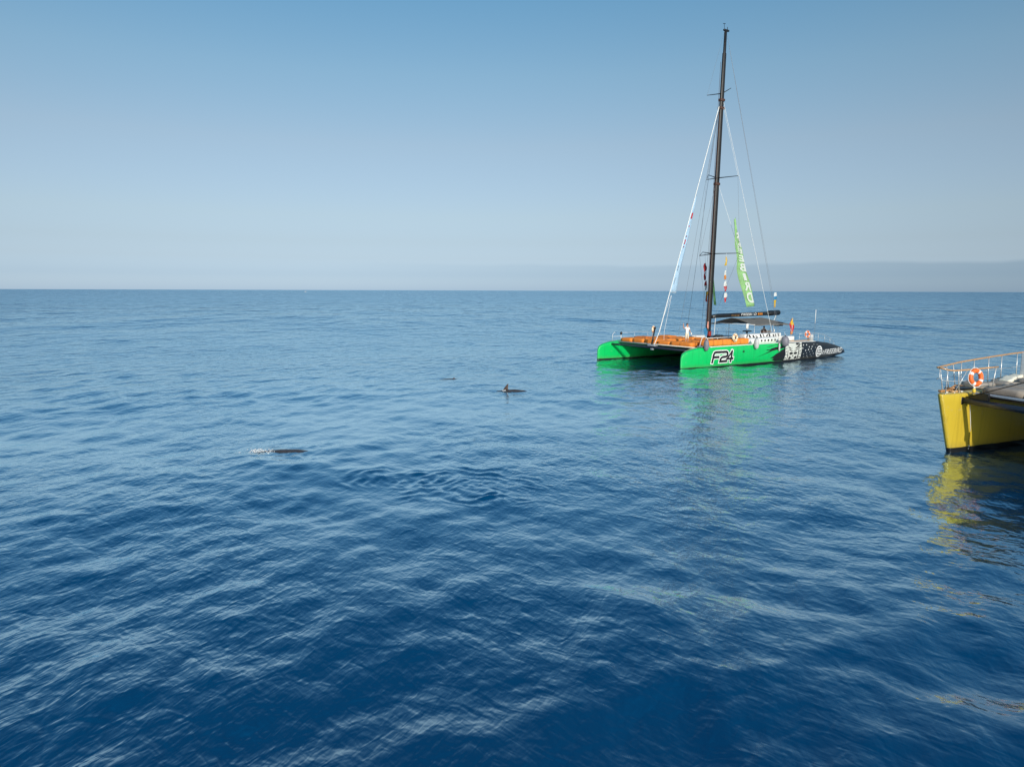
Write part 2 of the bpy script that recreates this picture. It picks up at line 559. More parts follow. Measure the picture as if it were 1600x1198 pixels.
def build_sea():
    delta = (1 / 9.0) / 760
    inv = np.concatenate([np.linspace(1 / 2.5, 1 / 9.0, 60, endpoint=False), np.linspace(1 / 9.0, 1 / 400.0, 745, endpoint=False),
                          np.geomspace(1 / 400.0, 1 / 60000.0, 26)])
    rad = 1 / inv
    front = np.linspace(-R(56), R(56), 1080)
    back = np.linspace(R(56), 2 * math.pi - R(56), 62)[1:-1]
    ang = np.concatenate([front, back])
    nr, na = len(rad), len(ang)
    RR, AA = np.meshgrid(rad, ang, indexing='ij')
    X = RR * np.sin(AA)
    Y = RR * np.cos(AA)
    Z = np.zeros_like(X)
    DX = np.zeros_like(X)
    DY = np.zeros_like(X)
    drad = np.gradient(rad)
    dth = np.concatenate([np.full(len(front), front[1] - front[0]), np.full(len(back), 0.08)])
    # wind sea of two crossing trains with wide spread, plus a weak long swell
    comps = []
    N = 150
    for i in range(N):
        lam = 0.75 * (13.0 / 0.75) ** ((i + rng.random()) / N)
        if rng.random() < 0.55:
            d = math.atan2(-0.43, 0.9) + rng.normal(0, 0.50)
        else:
            d = math.atan2(-0.80, -0.62) + rng.normal(0, 0.50)
        w = 0.42 if lam > 6 else (0.85 if lam > 3 else 1.15)
        sl = SEA_SLOPE * math.sqrt(2.0 / N) * w * (0.75 + 0.5 * rng.random())
        k = 2 * math.pi / lam
        comps.append((k, d, sl / k, rng.random() * 6.283))
    for lam, d, a in ((22, 1.9, 0.05), (31, 2.3, 0.05)):
        comps.append((2 * math.pi / lam, d, a, 1.0 + lam))
    # slowly varying gusts make groups of higher and lower waves
    gust = 1.0 + 0.20 * np.sin(0.11 * X + 0.07 * Y + 1.3) + 0.16 * np.sin(-0.05 * X + 0.13 * Y) + 0.18 * np.sin(0.23 * X - 0.19 * Y + 2.2)
    for k, d, a, ph in comps:
        lam = 2 * math.pi / k
        cx, cy = math.cos(d), math.sin(d)
        imax = nr
        far = np.nonzero(drad * 0.5 > lam * 0.6)[0]
        imax = int(far[0]) if len(far) else nr
        if imax == 0:
            continue
        xs, ys = X[:imax], Y[:imax]
        rc = np.abs(cx * np.sin(ang) + cy * np.cos(ang))[None, :]
        tc = np.abs(cx * np.cos(ang) - cy * np.sin(ang))[None, :]
        sp = rc * drad[:imax, None] + tc * (rad[:imax, None] * dth[None, :])
        wgt = np.clip((lam / sp - 2.2) / 2.6, 0, 1)
        p = k * (cx * xs + cy * ys) + ph
        amp = a * wgt * gust[:imax]
        Z[:imax] += amp * np.cos(p)
        s_ = np.sin(p) * amp * 0.55
        DX[:imax] -= s_ * cx
        DY[:imax] -= s_ * cy
    # rings spreading from where the animals and bows break the surface
    for (cx, cy, r0, lam, a) in RINGS:
        sel = (np.abs(X - cx) < 6) & (np.abs(Y - cy) < 9)
        x, y = X[sel] - cx, Y[sel] - cy
        x = x + 0.30 * np.sin(1.9 * y + cx) + 0.14 * np.sin(4.3 * y + 2 * cx)
        y = y + 0.30 * np.sin(1.6 * x + cy) + 0.15 * np.sin(3.7 * x + 3 * cy)
        rr = np.sqrt(x * x + y * y)
        env = np.exp(-((rr - r0) / 0.75) ** 2) + 0.35 * np.exp(-(rr / (0.6 * r0)) ** 2)
        th = np.arctan2(y, x)
        lump = np.clip(0.45 + 0.4 * np.sin(2 * th + cx) + 0.35 * np.sin(5 * th + 2 * cy) + 0.25 * np.sin(9 * th + cx * cy), 0, 1.4)
        Z[sel] += a * env * lump * np.cos(2 * math.pi * (rr - r0) / lam + 0.8 * np.sin(4 * th + cy))
    X = X + DX
    Y = Y + DY
    co = np.stack([X, Y, Z], -1).reshape(-1, 3)
    SEA_CO.append(co)
    idx = np.arange(nr * na).reshape(nr, na)
    a = idx[:-1, :]
    b = np.roll(idx, -1, axis=1)[:-1, :]
    c = np.roll(idx, -1, axis=1)[1:, :]
    d = idx[1:, :]
    quads = np.stack([a, d, c, b], -1).reshape(-1, 4)
    centre = len(co)
    co = np.vstack([co, [[0, 0, 0]]])
    tris = np.stack([np.full(na, centre), idx[0, :], np.roll(idx[0, :], -1)], -1)
    nq, nt = len(quads), len(tris)
    me = bpy.data.meshes.new('sea')
    me.vertices.add(len(co))
    me.vertices.foreach_set('co', co.astype(np.float32).ravel())
    me.loops.add(nq * 4 + nt * 3)
    me.loops.foreach_set('vertex_index', np.concatenate([quads.ravel(), tris.ravel()]).astype(np.int32))
    me.polygons.add(nq + nt)
    ls = np.concatenate([np.arange(nq) * 4, nq * 4 + np.arange(nt) * 3]).astype(np.int32)
    me.polygons.foreach_set('loop_start', ls)
    me.polygons.foreach_set('use_smooth', np.ones(nq + nt, bool))
    me.update(calc_edges=True)
    if me.polygons[0].normal.z < 0:
        me.flip_normals()
    o = bpy.data.objects.new('sea', me)
    COL.objects.link(o)
    o['kind'] = 'structure'
    o['label'] = 'open deep blue sea with small wind waves'
    me.materials.append(sea_material())
    return o


SEA_SLOPE = 0.066
SEA_BASE = (0.001, 0.052, 0.136)
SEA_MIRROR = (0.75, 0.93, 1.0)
SEA_FACE = (0.395, 1.01)         # mirror share against facing ratio: almost none near Brewster's angle, full at grazing


def sea_material():
    m, n, l, p = new_mat('sea_water')
    geo = n.new('ShaderNodeNewGeometry')
    pos = geo.outputs['Position']

    def M(op, a, b=None, c=None):
        k = n.new('ShaderNodeMath')
        k.operation = op
        for i, v in enumerate((a, b, c)):
            if v is None:
                continue
            if isinstance(v, (int, float)):
                k.inputs[i].default_value = v
            else:
                l.new(v, k.inputs[i])
        return k.outputs[0]

    def noise(sc, rot, stretch, detail=2.0, rough=0.5, dist=0.0):
        mp = n.new('ShaderNodeMapping')
        mp.vector_type = 'TEXTURE'
        mp.inputs['Rotation'].default_value = (0, 0, R(rot))
        mp.inputs['Scale'].default_value = (1 / sc, stretch / sc, 1.0)
        l.new(pos, mp.inputs[0])
        t = n.new('ShaderNodeTexNoise')
        t.noise_dimensions = '2D'
        t.inputs['Scale'].default_value = 1.0
        t.inputs['Detail'].default_value = detail
        t.inputs['Roughness'].default_value = rough
        t.inputs['Distortion'].default_value = dist
        l.new(mp.outputs[0], t.inputs['Vector'])
        return t.outputs[0]
    # distance from the middle of the mapped water: the geometry carries long waves only, so relief takes over far out
    ln = n.new('ShaderNodeVectorMath')
    ln.operation = 'LENGTH'
    l.new(pos, ln.inputs[0])
    dist = ln.outputs['Value']

    def ramp(a, b, lo, hi):
        k = n.new('ShaderNodeMapRange')
        k.interpolation_type = 'SMOOTHSTEP'
        k.inputs['From Min'].default_value = a
        k.inputs['From Max'].default_value = b
        k.inputs['To Min'].default_value = lo
        k.inputs['To Max'].default_value = hi
        l.new(dist, k.inputs[0])
        return k.outputs[0]
    # slick and ruffled patches
    patch = n.new('ShaderNodeMapRange')
    patch.inputs['From Min'].default_value = 0.35
    patch.inputs['From Max'].default_value = 0.65
    patch.inputs['To Min'].default_value = 0.55
    patch.inputs['To Max'].default_value = 1.3
    l.new(noise(0.07, 20, 2.2, 3.0), patch.inputs[0])
    r1 = M('MULTIPLY', noise(2.8, -28, 1.7, 1.6, 0.5, 0.5), 0.022)
    r2 = M('MULTIPLY', noise(2.3, 50, 1.8, 1.6, 0.5, 0.5), 0.026)
    r3 = M('MULTIPLY', noise(1.0, 12, 1.8, 2.0, 0.5, 0.3), 0.050)
    r0 = M('MULTIPLY', noise(7.5, -18, 2.4, 1.0, 0.5, 0.3), 0.0085)
    r00 = M('MULTIPLY', noise(6.5, 40, 2.4, 1.0, 0.5, 0.3), 0.0085)
    h = M('ADD', M('ADD', M('ADD', r0, r00), M('ADD', r1, r2)), r3)
    h = M('MULTIPLY', h, patch.outputs[0])
    far1 = M('MULTIPLY', M('MULTIPLY', noise(0.75, -25, 1.8, 3.0), 0.28), ramp(30, 75, 0, 1))
    far2 = M('MULTIPLY', M('MULTIPLY', noise(0.30, 12, 2.0, 3.0), 1.05), ramp(60, 160, 0, 1))
    far3 = M('MULTIPLY', M('MULTIPLY', noise(0.10, -8, 2.2, 3.0), 4.6), ramp(110, 300, 0, 1))
    far4 = M('MULTIPLY', M('MULTIPLY', noise(0.025, 6, 2.0, 4.0), 15.0), ramp(350, 1200, 0, 1))
    far35 = M('MULTIPLY', M('MULTIPLY', noise(0.045, 10, 2.6, 3.0), 7.5), ramp(70, 220, 0, 1))
    far5 = M('MULTIPLY', M('MULTIPLY', noise(0.006, 2, 2.0, 4.0), 55.0), ramp(900, 3500, 0, 1))
    h = M('ADD', M('ADD', h, far1), M('ADD', M('ADD', far2, far3), M('ADD', M('ADD', far35, far4), far5)))
    b = n.new('ShaderNodeBump')
    b.inputs['Strength'].default_value = 1.0
    b.inputs['Distance'].default_value = 1.0
    l.new(h, b.inputs['Height'])
    n.remove(p)
    dif = n.new('ShaderNodeBsdfDiffuse')
    dif.inputs['Color'].default_value = (*SEA_BASE, 1)
    glo = n.new('ShaderNodeBsdfGlossy')
    glo.distribution = 'GGX'
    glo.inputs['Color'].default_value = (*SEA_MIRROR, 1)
    l.new(ramp(20, 500, 0.13, 0.21), glo.inputs['Roughness'])
    fr = n.new('ShaderNodeLayerWeight')
    fr.inputs['Blend'].default_value = 0.5
    mx = n.new('ShaderNodeMixShader')
    for k in (dif, glo, fr):
        l.new(b.outputs[0], k.inputs['Normal'])
    fc = n.new('ShaderNodeMapRange')
    fc.interpolation_type = 'SMOOTHSTEP'
    fc.inputs['From Min'].default_value = SEA_FACE[0]
    fc.inputs['From Max'].default_value = SEA_FACE[1]
    fc.inputs['To Min'].default_value = 0.02
    fc.inputs['To Max'].default_value = 0.98
    l.new(fr.outputs['Facing'], fc.inputs[0])
    l.new(fc.outputs[0], mx.inputs[0])
    l.new(dif.outputs[0], mx.inputs[1])
    l.new(glo.outputs[0], mx.inputs[2])
    l.new(mx.outputs[0], n['Material Output'].inputs[0])
    return m


build_sea()


# ------------------------------------------------------------------ green racing catamaran
G = Frame(12.29, 69.0, 35.0)
NT, FT, FS = 5.4, -5.75, -0.15            # near hull, far hull (its bow a touch ahead)
HS = [0, .05, .25, .7, 1.3, 2.0, 3.2, 5, 8, 12, 17, 20.5, 22.5, 24.3, 25.6, 26.4, 26.8]
HZ = [.80, 1.10, 1.40, 1.60, 1.74, 1.85, 1.92, 1.94, 1.95, 1.95, 1.93, 1.83, 1.62, 1.28, .98, .66, .42]
HK = [-.55, -.6, -.65, -.7, -.7, -.7, -.7, -.7, -.7, -.7, -.65, -.5, -.32, -.12, .04, .16, .26]
HB = [.05, .08, .14, .24, .34, .46, .62, .78, .90, .95, .92, .85, .75, .62, .48, .33, .20]
SEC = [(0, 0.0), (.06, .30), (.18, .62), (.38, .90), (.62, 1.0), (.80, 1.0), (.925, .985), (.975, .94), (1.0, .82)]


def hull_side(s, z):
    zt, zk, hb = (np.interp(s, HS, a) for a in (HZ, HK, HB))
    f = min(max((z - zk) / max(zt - zk, 1e-3), 0), 1)
    return float(np.interp(f, [q[0] for q in SEC], [q[1] for q in SEC]) * hb)


def make_hull(t0, s0, name, parent):
    ss = sorted(set(list(np.linspace(0, 26.8, 60)) + HS))
    rings = []
    for s in ss:
        zt, zk, hb = (float(np.interp(s, HS, a)) for a in (HZ, HK, HB))
        ring = []
        for f, w in SEC:
            ring.append(L(s0 + s, t0 + w * hb, zk + f * (zt - zk)))
        ring.append(L(s0 + s, t0, zt + 0.02))
        for f, w in reversed(SEC[1:]):
            ring.append(L(s0 + s, t0 - w * hb, zk + f * (zt - zk)))
        rings.append(ring)
    b = MB()
    b.loft(rings, 0, True, True)
    return b.build(name, [M_['green_hull']], parent)


cat = empty('catamaran', G.at(0, 0, 0))
tag(cat, 'green and black racing catamaran with tall black mast and orange cushions', 'catamaran')
near_hull = make_hull(NT, 0, 'hull', cat)
near_hull['label'] = 'near hull, green ahead and black aft with lettering'
far_hull = make_hull(FT, FS, 'hull', cat)
far_hull['label'] = 'far hull with plain green bow'


def decal(name, polys, m, off=0.012, parent=None):
    """Flat print lying on the near hull: polys are (points, faces) in (s, z)."""
    b = MB()
    for k, (pts, fs) in enumerate(polys):
        bm = bmesh.new()
        vv = [bm.verts.new((p[0], p[1], 0)) for p in pts]
        for f in fs:
            try:
                bm.faces.new([vv[q] for q in f])
            except ValueError:
                pass
        for _ in range(4):                     # short edges, so the print follows the curved side
            lg = [e for e in bm.edges if e.calc_length() > 0.22]
            if not lg:
                break
            bmesh.ops.subdivide_edges(bm, edges=lg, cuts=1)
            bmesh.ops.triangulate(bm, faces=[f for f in bm.faces if len(f.verts) > 4])
        bm.verts.index_update()
        b.add([L(v.co.x, NT + hull_side(v.co.x, v.co.y) + off + 0.0006 * k, v.co.y) for v in bm.verts],
              [tuple(v.index for v in f.verts) for f in bm.faces])
        bm.free()
    o = b.build(name, [m], parent or near_hull)
    return o


def sl(pts, s0, z0, w, h, sh):
    """Unit glyph coordinates to hull (s, z) with slant sh."""
    return [(s0 + (x + sh * y) * w, z0 + y * h) for x, y in pts]


# F24 race number, rounded open strokes with a white keyline
GLY_F = [[(0.0, 0.0), (0.0, 0.72), (0.10, 0.94), (0.28, 1.0), (0.98, 1.0)], [(0.04, 0.50), (0.80, 0.50)]]
GLY_2 = [[(0.0, 1.0), (0.72, 1.0), (0.92, 0.92), (1.0, 0.76), (0.98, 0.62), (0.80, 0.50), (0.28, 0.48), (0.08, 0.40), (0.0, 0.25), (0.0, 0.03), (1.0, 0.03)]]
GLY_4 = [[(0.80, 0.0), (0.80, 1.0)], [(0.80, 1.0), (0.0, 0.27), (1.08, 0.27)]]
wht, blk = [], []
for gl, s0, w in ((GLY_F, 3.62, 0.86), (GLY_2, 4.62, 0.86), (GLY_4, 5.50, 0.72)):
    for st_ in gl:
        pts = sl(st_, s0, 0.50, w, 0.92, 0.16)
        wht.append(stroke(pts, 0.40))
        blk.append(stroke(pts, 0.225))
decal('number_outline', wht, M_['print_white'], 0.010)
decal('race_number', blk, M_['print_black'], 0.022)

# torn black claw marks where the green ends
SW = [
    [(11.2, 1.60), (12.0, 1.70), (13.0, 1.80), (13.4, 1.80), (12.6, 1.72), (11.9, 1.63)],
    [(9.75, 0.63), (11.16, 0.93), (12.37, 1.20), (14.36, 1.40), (14.36, 1.62), (12.9, 1.55), (12.2, 1.46), (11.9, 1.34), (11.33, 1.37), (11.45, 1.27), (12.0, 1.25), (11.2, 1.0)],
    [(12.11, 0.47), (12.52, 0.62), (13.04, 0.88), (13.56, 1.05), (13.87, 1.23), (14.36, 1.36), (14.36, 0.12), (13.0, 0.13), (12.35, 0.30), (12.76, 0.41)],
]
decal('claw_mark', [poly_fill(SW[0])], M_['print_black'], 0.012)
for q in SW[1:]:
    decal('claw_mark', [poly_fill(q)], M_['print_black'], 0.012)
GT = [[(14.36, 1.88), (15.0, 1.86), (14.75, 1.72), (14.9, 1.62), (14.36, 1.63)], [(14.36, 1.36), (14.62, 1.25), (14.40, 1.12), (14.36, 1.1)]]

# pale painted face panel on the black part
S0, S1, Z0, Z1 = 14.55, 17.35, 0.14, 1.84


def pf(pts):
    return [(S0 + (S1 - S0) * x, Z0 + (Z1 - Z0) * y) for x, y in pts]


def grid_poly(x0, x1, y0, y1, nx, ny, jag=0.0):
    pts, fs = [], []
    for j in range(ny + 1):
        for i in range(nx + 1):
            x = x0 + (x1 - x0) * i / nx
            y = y0 + (y1 - y0) * j / ny
            if jag and i in (0, nx):
                x += random.uniform(-jag, jag)
            pts.append((x, y))
    for j in range(ny):
        for i in range(nx):
            a = j * (nx + 1) + i
            fs.append((a, a + 1, a + nx + 2, a + nx + 1))
    return pts, fs


def pfg(g):
    return pf(g[0]), g[1]


M_['skull_pale'] = mat('pale_print', (0.60, 0.61, 0.55), 0.45, var=0.35, scale=9)
decal('face_panel', [pfg(grid_poly(0.18, 0.80, 0.0, 1.0, 8, 6, 0.02)), pfg(grid_poly(0.0, 0.15, 0.0, 0.96, 2, 9, 0.02)),
                     pfg(grid_poly(0.85, 1.0, 0.02, 1.0, 2, 9, 0.02))], M_['skull_pale'], 0.010)
FACE = [
    [(0.24, 0.40), (0.34, 0.47), (0.46, 0.42), (0.47, 0.34), (0.36, 0.30), (0.27, 0.33)],       # eye hollows
    [(0.74, 0.40), (0.64, 0.47), (0.52, 0.42), (0.51, 0.34), (0.62, 0.30), (0.71, 0.33)],
    [(0.49, 0.30), (0.45, 0.20), (0.49, 0.17), (0.53, 0.20)],                                    # nose
    [(0.22, 0.60), (0.36, 0.52), (0.48, 0.50), (0.36, 0.57), (0.24, 0.66)],                      # brow lines
    [(0.76, 0.60), (0.62, 0.52), (0.50, 0.50), (0.62, 0.57), (0.74, 0.66)],
    [(0.20, 0.72), (0.32, 0.66), (0.40, 0.64), (0.30, 0.72), (0.21, 0.80)],
    [(0.78, 0.74), (0.66, 0.66), (0.58, 0.64), (0.66, 0.74), (0.77, 0.84)],
    [(0.60, 0.90), (0.76, 0.86), (0.80, 0.98), (0.66, 1.0)],
    [(0.24, 0.12), (0.30, 0.22), (0.40, 0.12), (0.36, 0.03), (0.26, 0.02)],                      # cheek hollows
    [(0.74, 0.12), (0.68, 0.22), (0.58, 0.12), (0.62, 0.03), (0.72, 0.02)],
]
for i in range(5):                                                                               # teeth gaps down both edges
    y = 0.10 + 0.19 * i
    FACE.append([(0.02, y), (0.09, y + 0.015), (0.09, y + 0.055), (0.03, y + 0.05)])
    FACE.append([(0.88, y), (0.97, y + 0.02), (0.96, y + 0.06), (0.88, y + 0.05)])
for q in FACE:
    decal('face_mark', [poly_fill(pf(q))], M_['print_black'], 0.022)

# scatter of pale dots aft of the face
dots = []
for i, (s, z) in enumerate([(17.64, 1.56), (18.23, 1.56), (17.56, 1.23), (18.75, 1.33), (19.27, 1.34), (18.1, .98), (18.62, 1.05), (19.15, 1.10), (19.6, 1.56), (17.8, .62),
                            (18.35, .70), (18.9, .80), (19.4, .85), (19.9, 1.2), (17.9, .34), (18.5, .42), (19.1, .52), (19.65, .58), (18.75, .26), (19.4, .30), (20.2, 1.5)]):
    r = 0.068 if i < 8 else 0.042
    n_ = 8
    pts = [(s + r * math.cos(2 * math.pi * k / n_), z + r * math.sin(2 * math.pi * k / n_)) for k in range(n_)]
    dots.append((pts, [tuple(range(n_))]))
for q in dots:
    decal('dot', [q], M_['print_white'], 0.012)

# round emblem: ring with three bars, then the boat's name
ring = []
n_ = 28
for k in range(n_):
    a0, a1 = 2 * math.pi * k / n_, 2 * math.pi * (k + 1) / n_
    ring.append(([(20.69 + .60 * math.cos(a0), .76 + .60 * math.sin(a0)), (20.69 + .60 * math.cos(a1), .76 + .60 * math.sin(a1)),
                  (20.69 + .47 * math.cos(a1), .76 + .47 * math.sin(a1)), (20.69 + .47 * math.cos(a0), .76 + .47 * math.sin(a0))], [(0, 1, 2, 3)]))
for z in (.50, .76, 1.02):
    ring.append(stroke([(20.47, z), (20.98, z + 0.01)], 0.12))
ring.append(stroke([(20.42, .52), (20.42, .66)], 0.10))
ring.append(stroke([(20.42, .86), (20.42, 1.0)], 0.10))
decal('emblem', ring, M_['print_white'], 0.012)
vs_, fs_ = text_mesh('FREEBIRD', 1.0, 0.004, 0.22, 1.08)
vx = max(v[0] for v in vs_)
WID = 4.05
pts_ = [(21.75 + v[0] / vx * WID, 0.34 + v[1] * 0.80 + v[0] / vx * 0.07) for v in vs_]
decal('lettering', [(pts_, fs_)], M_['print_white'], 0.014)
decal('lettering', [poly_fill([(21.36, .38), (21.50, .40), (21.72, .82), (21.58, .80)])], M_['print_white'], 0.014)

decal('hull_seam', [stroke([(7.0, 1.84), (6.97, .9), (6.95, .14)], 0.035)], M_['seam_green'], 0.008)
decal('hull_seam', [stroke([(2.9, 1.80), (2.9, .9), (2.9, .14)], 0.02)], M_['seam_green'], 0.008)
# hatch port, white sheer stripe
pt = [(7.85 + .17 * math.cos(2 * math.pi * k / 10), 1.34 + .085 * math.sin(2 * math.pi * k / 10)) for k in range(10)]
decal('hull_port', [(pt, [tuple(range(10))])], M_['print_black'], 0.012)
b = MB()
rs = []
for s in np.linspace(3.3, 20.0, 40):
    zt, hb = float(np.interp(s, HS, HZ)), float(np.interp(s, HS, HB))
    rs.append(L(s, NT + hb * 0.90, zt + 0.005))
b.tube(rs, 0.045, 6, flat=1.0)
b.build('toe_rail', [M_['white']], near_hull)

# crossbeams, trampoline and bridge deck
b = MB()
b.tube([L(1.55, 5.55, 1.58), L(1.62, 0.2, 1.60), L(1.50, -5.85, 1.58)], [0.11, 0.135, 0.11], 12)
b.build('front_crossbeam', [M_['dark_metal']], cat)
b = MB()
b.tube([L(1.52, 5.9, 1.90), L(1.58, 0.2, 1.88), L(1.46, -5.6, 1.86)], 0.022, 6)
b.build('beam_cable', [M_['steel']], cat)
b = MB()
b.box(L(1.62, 0.3, 1.80), (0.50, 0.9, 0.12), bev=0.02)
b.box(L(1.62, 0.3, 1.45), (0.22, 0.35, 0.20), bev=0.03)
b.build('beam_bracket', [M_['grey_metal']], cat)
b = MB()
b.tube([L(2.35, 5.0, 1.84), L(2.38, 0, 1.86), L(2.30, -5.2, 1.84)], 0.055, 8)
b.tube([L(9.6, 5.0, 1.80), L(9.6, -5.2, 1.80)], 0.05, 8)
b.build('trampoline_edge', [M_['cream']], cat)
b = MB()
b.box(L(6.0, -0.1, 1.77), (7.2, 10.3, 0.03))
b.build('trampoline', [M_['net']], cat)
b = MB()
b.box(L(14.7, -0.15, 1.70), (9.8, 10.2, 0.26), bev=0.06)
b.build('bridge_deck', [M_['deck_grey']], cat)
b = MB()
b.tube([L(9.95, 5.4, 1.60), L(9.95, 0, 1.68), L(9.95, -5.75, 1.60)], [0.22, 0.28, 0.22], 12)
b.tube([L(20.0, 5.4, 1.55), L(20.0, -5.75, 1.55)], 0.2, 12)
b.build('rear_crossbeam', [M_['dark_metal']], cat)
# short upright prodder on the front beam
b = MB()
b.tube([L(1.62, 0.15, 1.72), L(2.10, 0.1, 3.46)], [0.085, 0.07], 8)
b.sphere(L(2.12, 0.1, 3.48), 0.12)
b.build('forestay_strut', [M_['black']], cat)

# white deckhouse with round ports and striped coaming
house = MB().box(L(12.1, 5.02, 2.16), (4.7, 1.0, 0.56), bev=0.05).build('deckhouse', [M_['white']], cat)
for k in range(6):
    b = MB()
    b.lathe([(0.085, 0.0), (0.11, 0.0), (0.115, 0.03), (0.085, 0.035), (0.0, 0.03)], (0, 0, 0), 12, rot=Matrix.Rotation(R(90), 4, 'X'))
    b.build('porthole', [M_['print_black']], house, L(11.1 + 0.55 * k, 5.518, 2.19))
coam = MB().box(L(13.4, 4.1, 2.36), (6.0, 0.75, 0.86), bev=0.08).build('cockpit_coaming', [M_['white']], cat)
xx = 10.55
rr_ = random.Random(5)
while xx < 16.2:
    w = rr_.uniform(0.12, 0.30)
    sl_ = rr_.uniform(-0.25, 0.25)
    hh = rr_.uniform(0.22, 0.40)
    z0 = rr_.uniform(2.40, 2.46)
    b = MB()
    b.add([L(xx, 4.485, z0), L(xx + w, 4.485, z0 + 0.02), L(xx + w * 0.7 + sl_, 4.485, z0 + hh), L(xx + sl_, 4.485, z0 + hh - 0.04)], [(0, 1, 2, 3)])
    b.build('stripe', [M_['print_black']], coam)
    xx += w + rr_.uniform(0.10, 0.42)
MB().box(L(12.6, -4.6, 2.02), (4.0, 1.6, 0.28), bev=0.08).build('deckhouse', [M_['white']], cat)
MB().box(L(16.9, 4.6, 2.2), (1.2, 1.5, 0.5), bev=0.12).build('stern_locker', [M_['white']], cat)
MB().box(L(18.3, 5.45, 1.955), (3.3, 0.10, 0.07), bev=0.02).build('wooden_toe_strip', [M_['wood_pale']], cat)
b = MB()
b.box(L(14.0, 2.0, 2.90), (0.9, 0.5, 0.12), bev=0.02)
b.tube([L(14.0, 2.0, 1.85), L(14.0, 2.0, 2.86)], 0.07, 8)
b.build('cockpit_table', [M_['black']], cat)
b = MB()
b.box(L(14.05, 1.95, 3.42), (0.34, 0.10, 0.52), bev=0.03)
b.tube([L(14.05, 1.95, 3.05), L(14.05, 1.95, 3.70)], 0.035, 6)
b.build('instrument_panel', [M_['white']], cat)
# cushions' back rail along the near hull
b = MB()
b.tube([L(4.6, 4.35, 2.60), L(9.9, 4.45, 2.62)], 0.035, 6)
for s in (4.6, 6.3, 8.1, 9.9):
    b.tube([L(s, 4.4, 1.8), L(s, 4.4, 2.60)], 0.02, 6)
b.build('bench_rail', [M_['white']], cat)

# bow pulpits and stern rails
b = MB()
b.tube([L(2.55, 5.35, 1.86), L(2.72, 5.4, 2.55), L(2.85, 5.4, 2.78), L(3.05, 5.45, 2.86), L(3.35, 5.45, 2.80), L(3.62, 5.45, 2.5), L(3.78, 5.45, 1.94)], 0.030, 8)
b.build('bow_rail', [M_['white']], cat)
b = MB()
b.box(L(3.05, 5.45, 1.97), (1.2, 0.62, 0.07), bev=0.015)
b.box(L(3.15, 5.85, 1.86), (0.95, 0.06, 0.18), bev=0.01)
b.build('boarding_plate', [M_['grey_metal']], cat)
b = MB()
b.tube([L(1.75, -5.6, 1.84), L(1.70, -5.5, 2.55), L(1.95, -5.5, 2.80), L(2.1, -5.5, 2.72)], 0.022, 6)
b.tube([L(2.65, -5.2, 1.8), L(2.62, -5.2, 2.55)], 0.035, 6)
b.tube([L(1.72, -5.5, 2.35), L(2.62, -5.2, 2.4)], 0.016, 6)
b.build('bow_rail', [M_['white']], cat)
b = MB()
b.sphere(L(2.64, -5.2, 2.68), (0.13, 0.13, 0.17))
b.build('navigation_light', [M_['black']], cat)


def guard_rail(pts_top, z_base, name, lo=0.5, r=0.018):
    bb = MB()
    bb.tube(pts_top, r, 6)
    bb.tube([p + Vector((0, 0, z - p.z)) if False else Vector((p.x, p.y, z + (p.z - z) * lo)) for p, z in zip(pts_top, z_base)], r * 0.7, 6)
    for p, z in zip(pts_top, z_base):
        bb.tube([Vector((p.x, p.y, z)), p], r, 6)
    return bb.build(name, [M_['steel']], cat)


guard_rail([L(17.4, 5.95, 2.72), L(18.6, 5.95, 2.72), L(19.8, 5.9, 2.70), L(21.0, 5.85, 2.64), L(22.4, 5.75, 2.42), L(23.6, 5.65, 2.02), L(24.6, 5.55, 1.55)],
           [1.92, 1.90, 1.87, 1.80, 1.64, 1.42, 1.20], 'guard_rail')
guard_rail([L(17.4, -5.95, 2.72), L(19.0, -5.95, 2.72), L(20.6, -5.9, 2.68), L(22.2, -5.8, 2.46), L(23.6, -5.7, 2.02)], [1.92, 1.90, 1.85, 1.66, 1.42], 'guard_rail')
guard_rail([L(2.9, -5.5, 2.7), L(4.8, -5.4, 2.72), L(6.8, -5.4, 2.72), L(8.8, -5.4, 2.72)], [1.9, 1.92, 1.94, 1.95], 'guard_rail', r=0.014)

# mast, boom, spreaders
MB_, MT_ = L(10.15, 0, 1.75), L(11.08, 0, 33.1)


def on_mast(z, ds=0.0, t=0.0):
    f = (z - 1.75) / (33.1 - 1.75)
    return L(10.15 + 0.93 * f + ds, t, z)


b = MB()
zs = [1.75, 2.6, 10, 18, 26, 30.8, 30.9, 33.0]
rr = [0.20, 0.26, 0.26, 0.25, 0.22, 0.20, 0.15, 0.14]
rings = []
for z, r in zip(zs, rr):
    c = on_mast(z)
    rings.append([c + Vector((math.cos(2 * math.pi * k / 14) * r * 1.25, math.sin(2 * math.pi * k / 14) * r * 0.8, 0)) for k in range(14)])
b.loft(rings, 0, True, True)
mast = b.build('mast', [M_['mast']], cat)
b = MB()
b.box(on_mast(33.05, 0.08), (0.75, 0.20, 0.16), bev=0.03)
b.build('masthead', [M_['black']], mast)
b = MB()
b.tube([on_mast(33.1, -0.2), on_mast(33.6, -0.28)], 0.02, 5)
b.tube([on_mast(33.6, -0.45), on_mast(33.66, -0.1)], 0.03, 5)
b.build('wind_vane', [M_['black']], mast)
b = MB()
b.tube([on_mast(33.1, 0.25), on_mast(33.4, 0.25)], 0.03, 5)
b.build('mast_light', [M_['black']], mast)


def spreader(z, tips, link=None):
    root = on_mast(z)
    for tp in tips:
        bb = MB()
        bb.tube([root, tp], [0.085, 0.05], 8, flat=0.6)
        bb.build('spreader', [M_['black']], mast)
    if link:
        bb = MB()
        bb.tube(link, 0.03, 6)
        bb.build('spreader_link', [M_['black']], mast)


